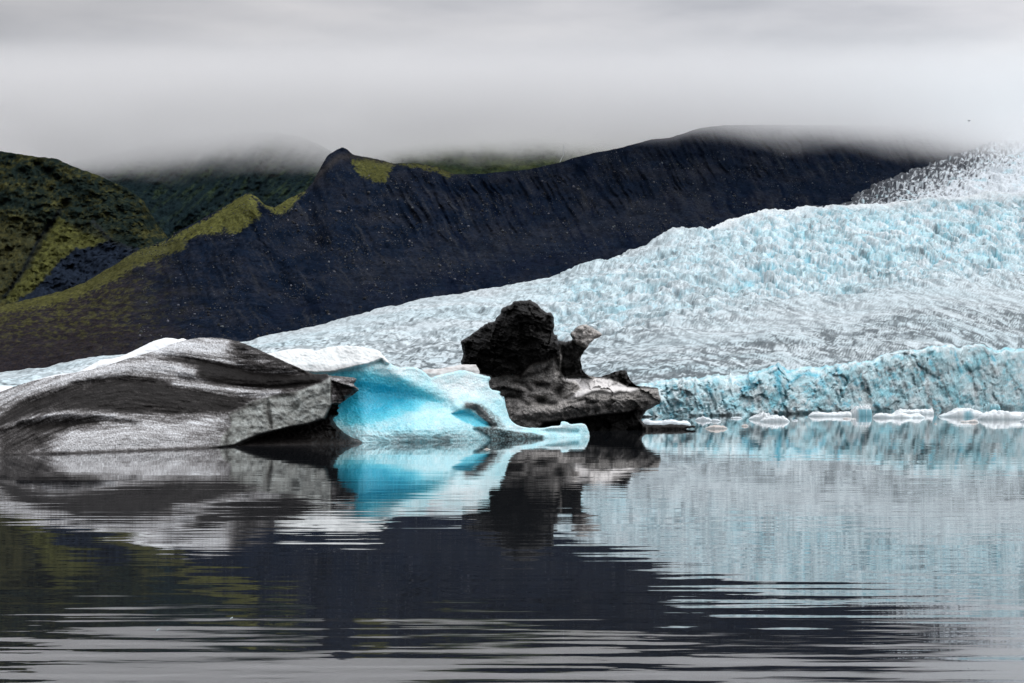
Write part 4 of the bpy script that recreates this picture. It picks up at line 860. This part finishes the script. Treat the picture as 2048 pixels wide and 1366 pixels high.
floe(1921, 1956, 838, 844.5, 'thin creamy plate of ice in front of the turquoise hollow floe', [(0, .5), (.4, .7), (.8, 1), (1, .5)], tint=(.72, .68, .65), seed=19)
floe(2040, 2060, 836, 844, 'small white floe at the right edge, nearest the camera there', seed=20)
floe(1868, 1874, 845, 848, 'ice crumb below the spiked floe', seed=21, name='ice_chip', cat='ice chip', tint=(.7, .68, .66), group='ice crumbs on the open water')
floe(966, 984, 894.5, 899, 'small cream ice chip in front of the turquoise iceberg', [(0, .3), (.4, 1), (1, .2)], seed=22, name='ice_chip', cat='ice chip', tint=(.5, .44, .38), group='ice crumbs on the open water')
floe(459, 467, 1234, 1240, 'ice crumb in the dark foreground water, nearer of two on the left', seed=23, name='ice_chip', cat='ice chip', tint=(.6, .6, .6), group='ice crumbs on the open water')
floe(313, 321, 1258, 1263, 'faint ice crumb left of and below the other foreground crumb', seed=24, name='ice_chip', cat='ice chip', tint=(.3, .3, .3), group='ice crumbs on the open water')
rr = random.Random(5)

# ------------------------------------------------------------------ bird
def bird():
    D = 560.; p = pt(np.array(1938.5), np.array(242.), np.array(D)); root = empty('bird', tuple(float(x) for x in p))
    m = plain_mat('dark_feathers', (.03, .03, .035), .8)
    n, k = 10, 8; V = []; xs = np.linspace(-.42, .42, n); rad = np.array([.02, .05, .08, .11, .12, .12, .10, .08, .06, .015])
    for x, r in zip(xs, rad):
        for j in range(k):
            a = 2 * math.pi * j / k; V.append((x, r * math.cos(a), r * math.sin(a) + (.03 if x > .25 else 0)))
    Q = [(i * k + j, i * k + (j + 1) % k, i * k + k + (j + 1) % k, i * k + k + j) for i in range(n - 1) for j in range(k)]
    mesh_np('body', V, Q, m, parent=root)
    for s in (-1, 1):
        V = []
        for t in range(6):
            q = t / 5; y = s * (.08 + .72 * q); z = .04 + .26 * math.sin(q * 2.3) - .12 * q * q; ch = .17 * (1 - q) ** .6 + .02
            V += [(ch - .15 * q, y, z), (-ch - .22 * q, y, z - .01), (-ch - .22 * q, y, z - .03), (ch - .15 * q, y, z - .035)]
        Q = [(4 * i + j, 4 * i + (j + 1) % 4, 4 * i + 4 + (j + 1) % 4, 4 * i + 4 + j) for i in range(5) for j in range(4)]
        mesh_np('wing', V, Q, m, parent=root)
    mesh_np('tail', [(-.36, -.03, .0), (-.36, .03, .0), (-.62, .09, .01), (-.62, -.09, .01), (-.36, -.03, .02), (-.36, .03, .02), (-.62, .09, .025), (-.62, -.09, .025)], [(0, 1, 2, 3), (7, 6, 5, 4), (0, 4, 5, 1), (1, 5, 6, 2), (2, 6, 7, 3), (3, 7, 4, 0)], m, parent=root)
    root.rotation_euler = (.2, -.1, .35); tag(root, 'small dark bird flying high against the grey cloud on the right', 'bird')
bird()

# ------------------------------------------------------------------ low cloud lying on the mountains
def cloud():
    m = bpy.data.materials.new('low_cloud'); m.use_nodes = True; t = m.node_tree; t.nodes.clear()
    out = N(t, 'ShaderNodeOutputMaterial'); pv = N(t, 'ShaderNodeVolumePrincipled'); t.links.new(pv.outputs[0], out.inputs['Volume'])
    pv.inputs['Color'].default_value = (1, 1, 1, 1); pv.inputs['Anisotropy'].default_value = 0.0
    geo = N(t, 'ShaderNodeNewGeometry'); sp = N(t, 'ShaderNodeSeparateXYZ'); t.links.new(geo.outputs['Position'], sp.inputs[0])
    mp = N(t, 'ShaderNodeMapping'); mp.inputs['Scale'].default_value = (.0055, .004, .016); t.links.new(geo.outputs['Position'], mp.inputs[0])
    n = N(t, 'ShaderNodeTexNoise', i_Scale=1.0, i_Detail=5.0, i_Roughness=.6); t.links.new(mp.outputs[0], n.inputs['Vector'])
    zz = math_n(t, 'ADD', sp.outputs['Z'], math_n(t, 'MULTIPLY', math_n(t, 'SUBTRACT', n.outputs['Fac'], .5), 85))
    zz = math_n(t, 'ADD', zz, math_n(t, 'MULTIPLY', math_n(t, 'MINIMUM', sp.outputs['X'], 150), -.025))
    d = map_range(t, zz, 181, 229, 0, 1, True); d = math_n(t, 'POWER', d, 1.5)
    e = map_range(t, sp.outputs['Y'], 1060, 1230, 0, 1, True)
    topf = map_range(t, sp.outputs['Z'], 222, 264, 1, 0, True)
    dd = math_n(t, 'MULTIPLY', math_n(t, 'MULTIPLY', d, e), math_n(t, 'MULTIPLY', topf, .024)); t.links.new(dd, pv.inputs['Density'])
    x0, x1, y0, y1, z0, z1 = -1700, 1700, 955, 2100, 150, 278
    V = [(x, y, z) for z in (z0, z1) for y in (y0, y1) for x in (x0, x1)]
    Q = [(0, 2, 3, 1), (4, 5, 7, 6), (0, 1, 5, 4), (2, 6, 7, 3), (0, 4, 6, 2), (1, 3, 7, 5)]
    o = mesh_np('cloud', V, Q, m, smooth=False); o['kind'] = 'stuff'; o['label'] = 'low grey cloud bank hiding the mountain tops'
cloud()
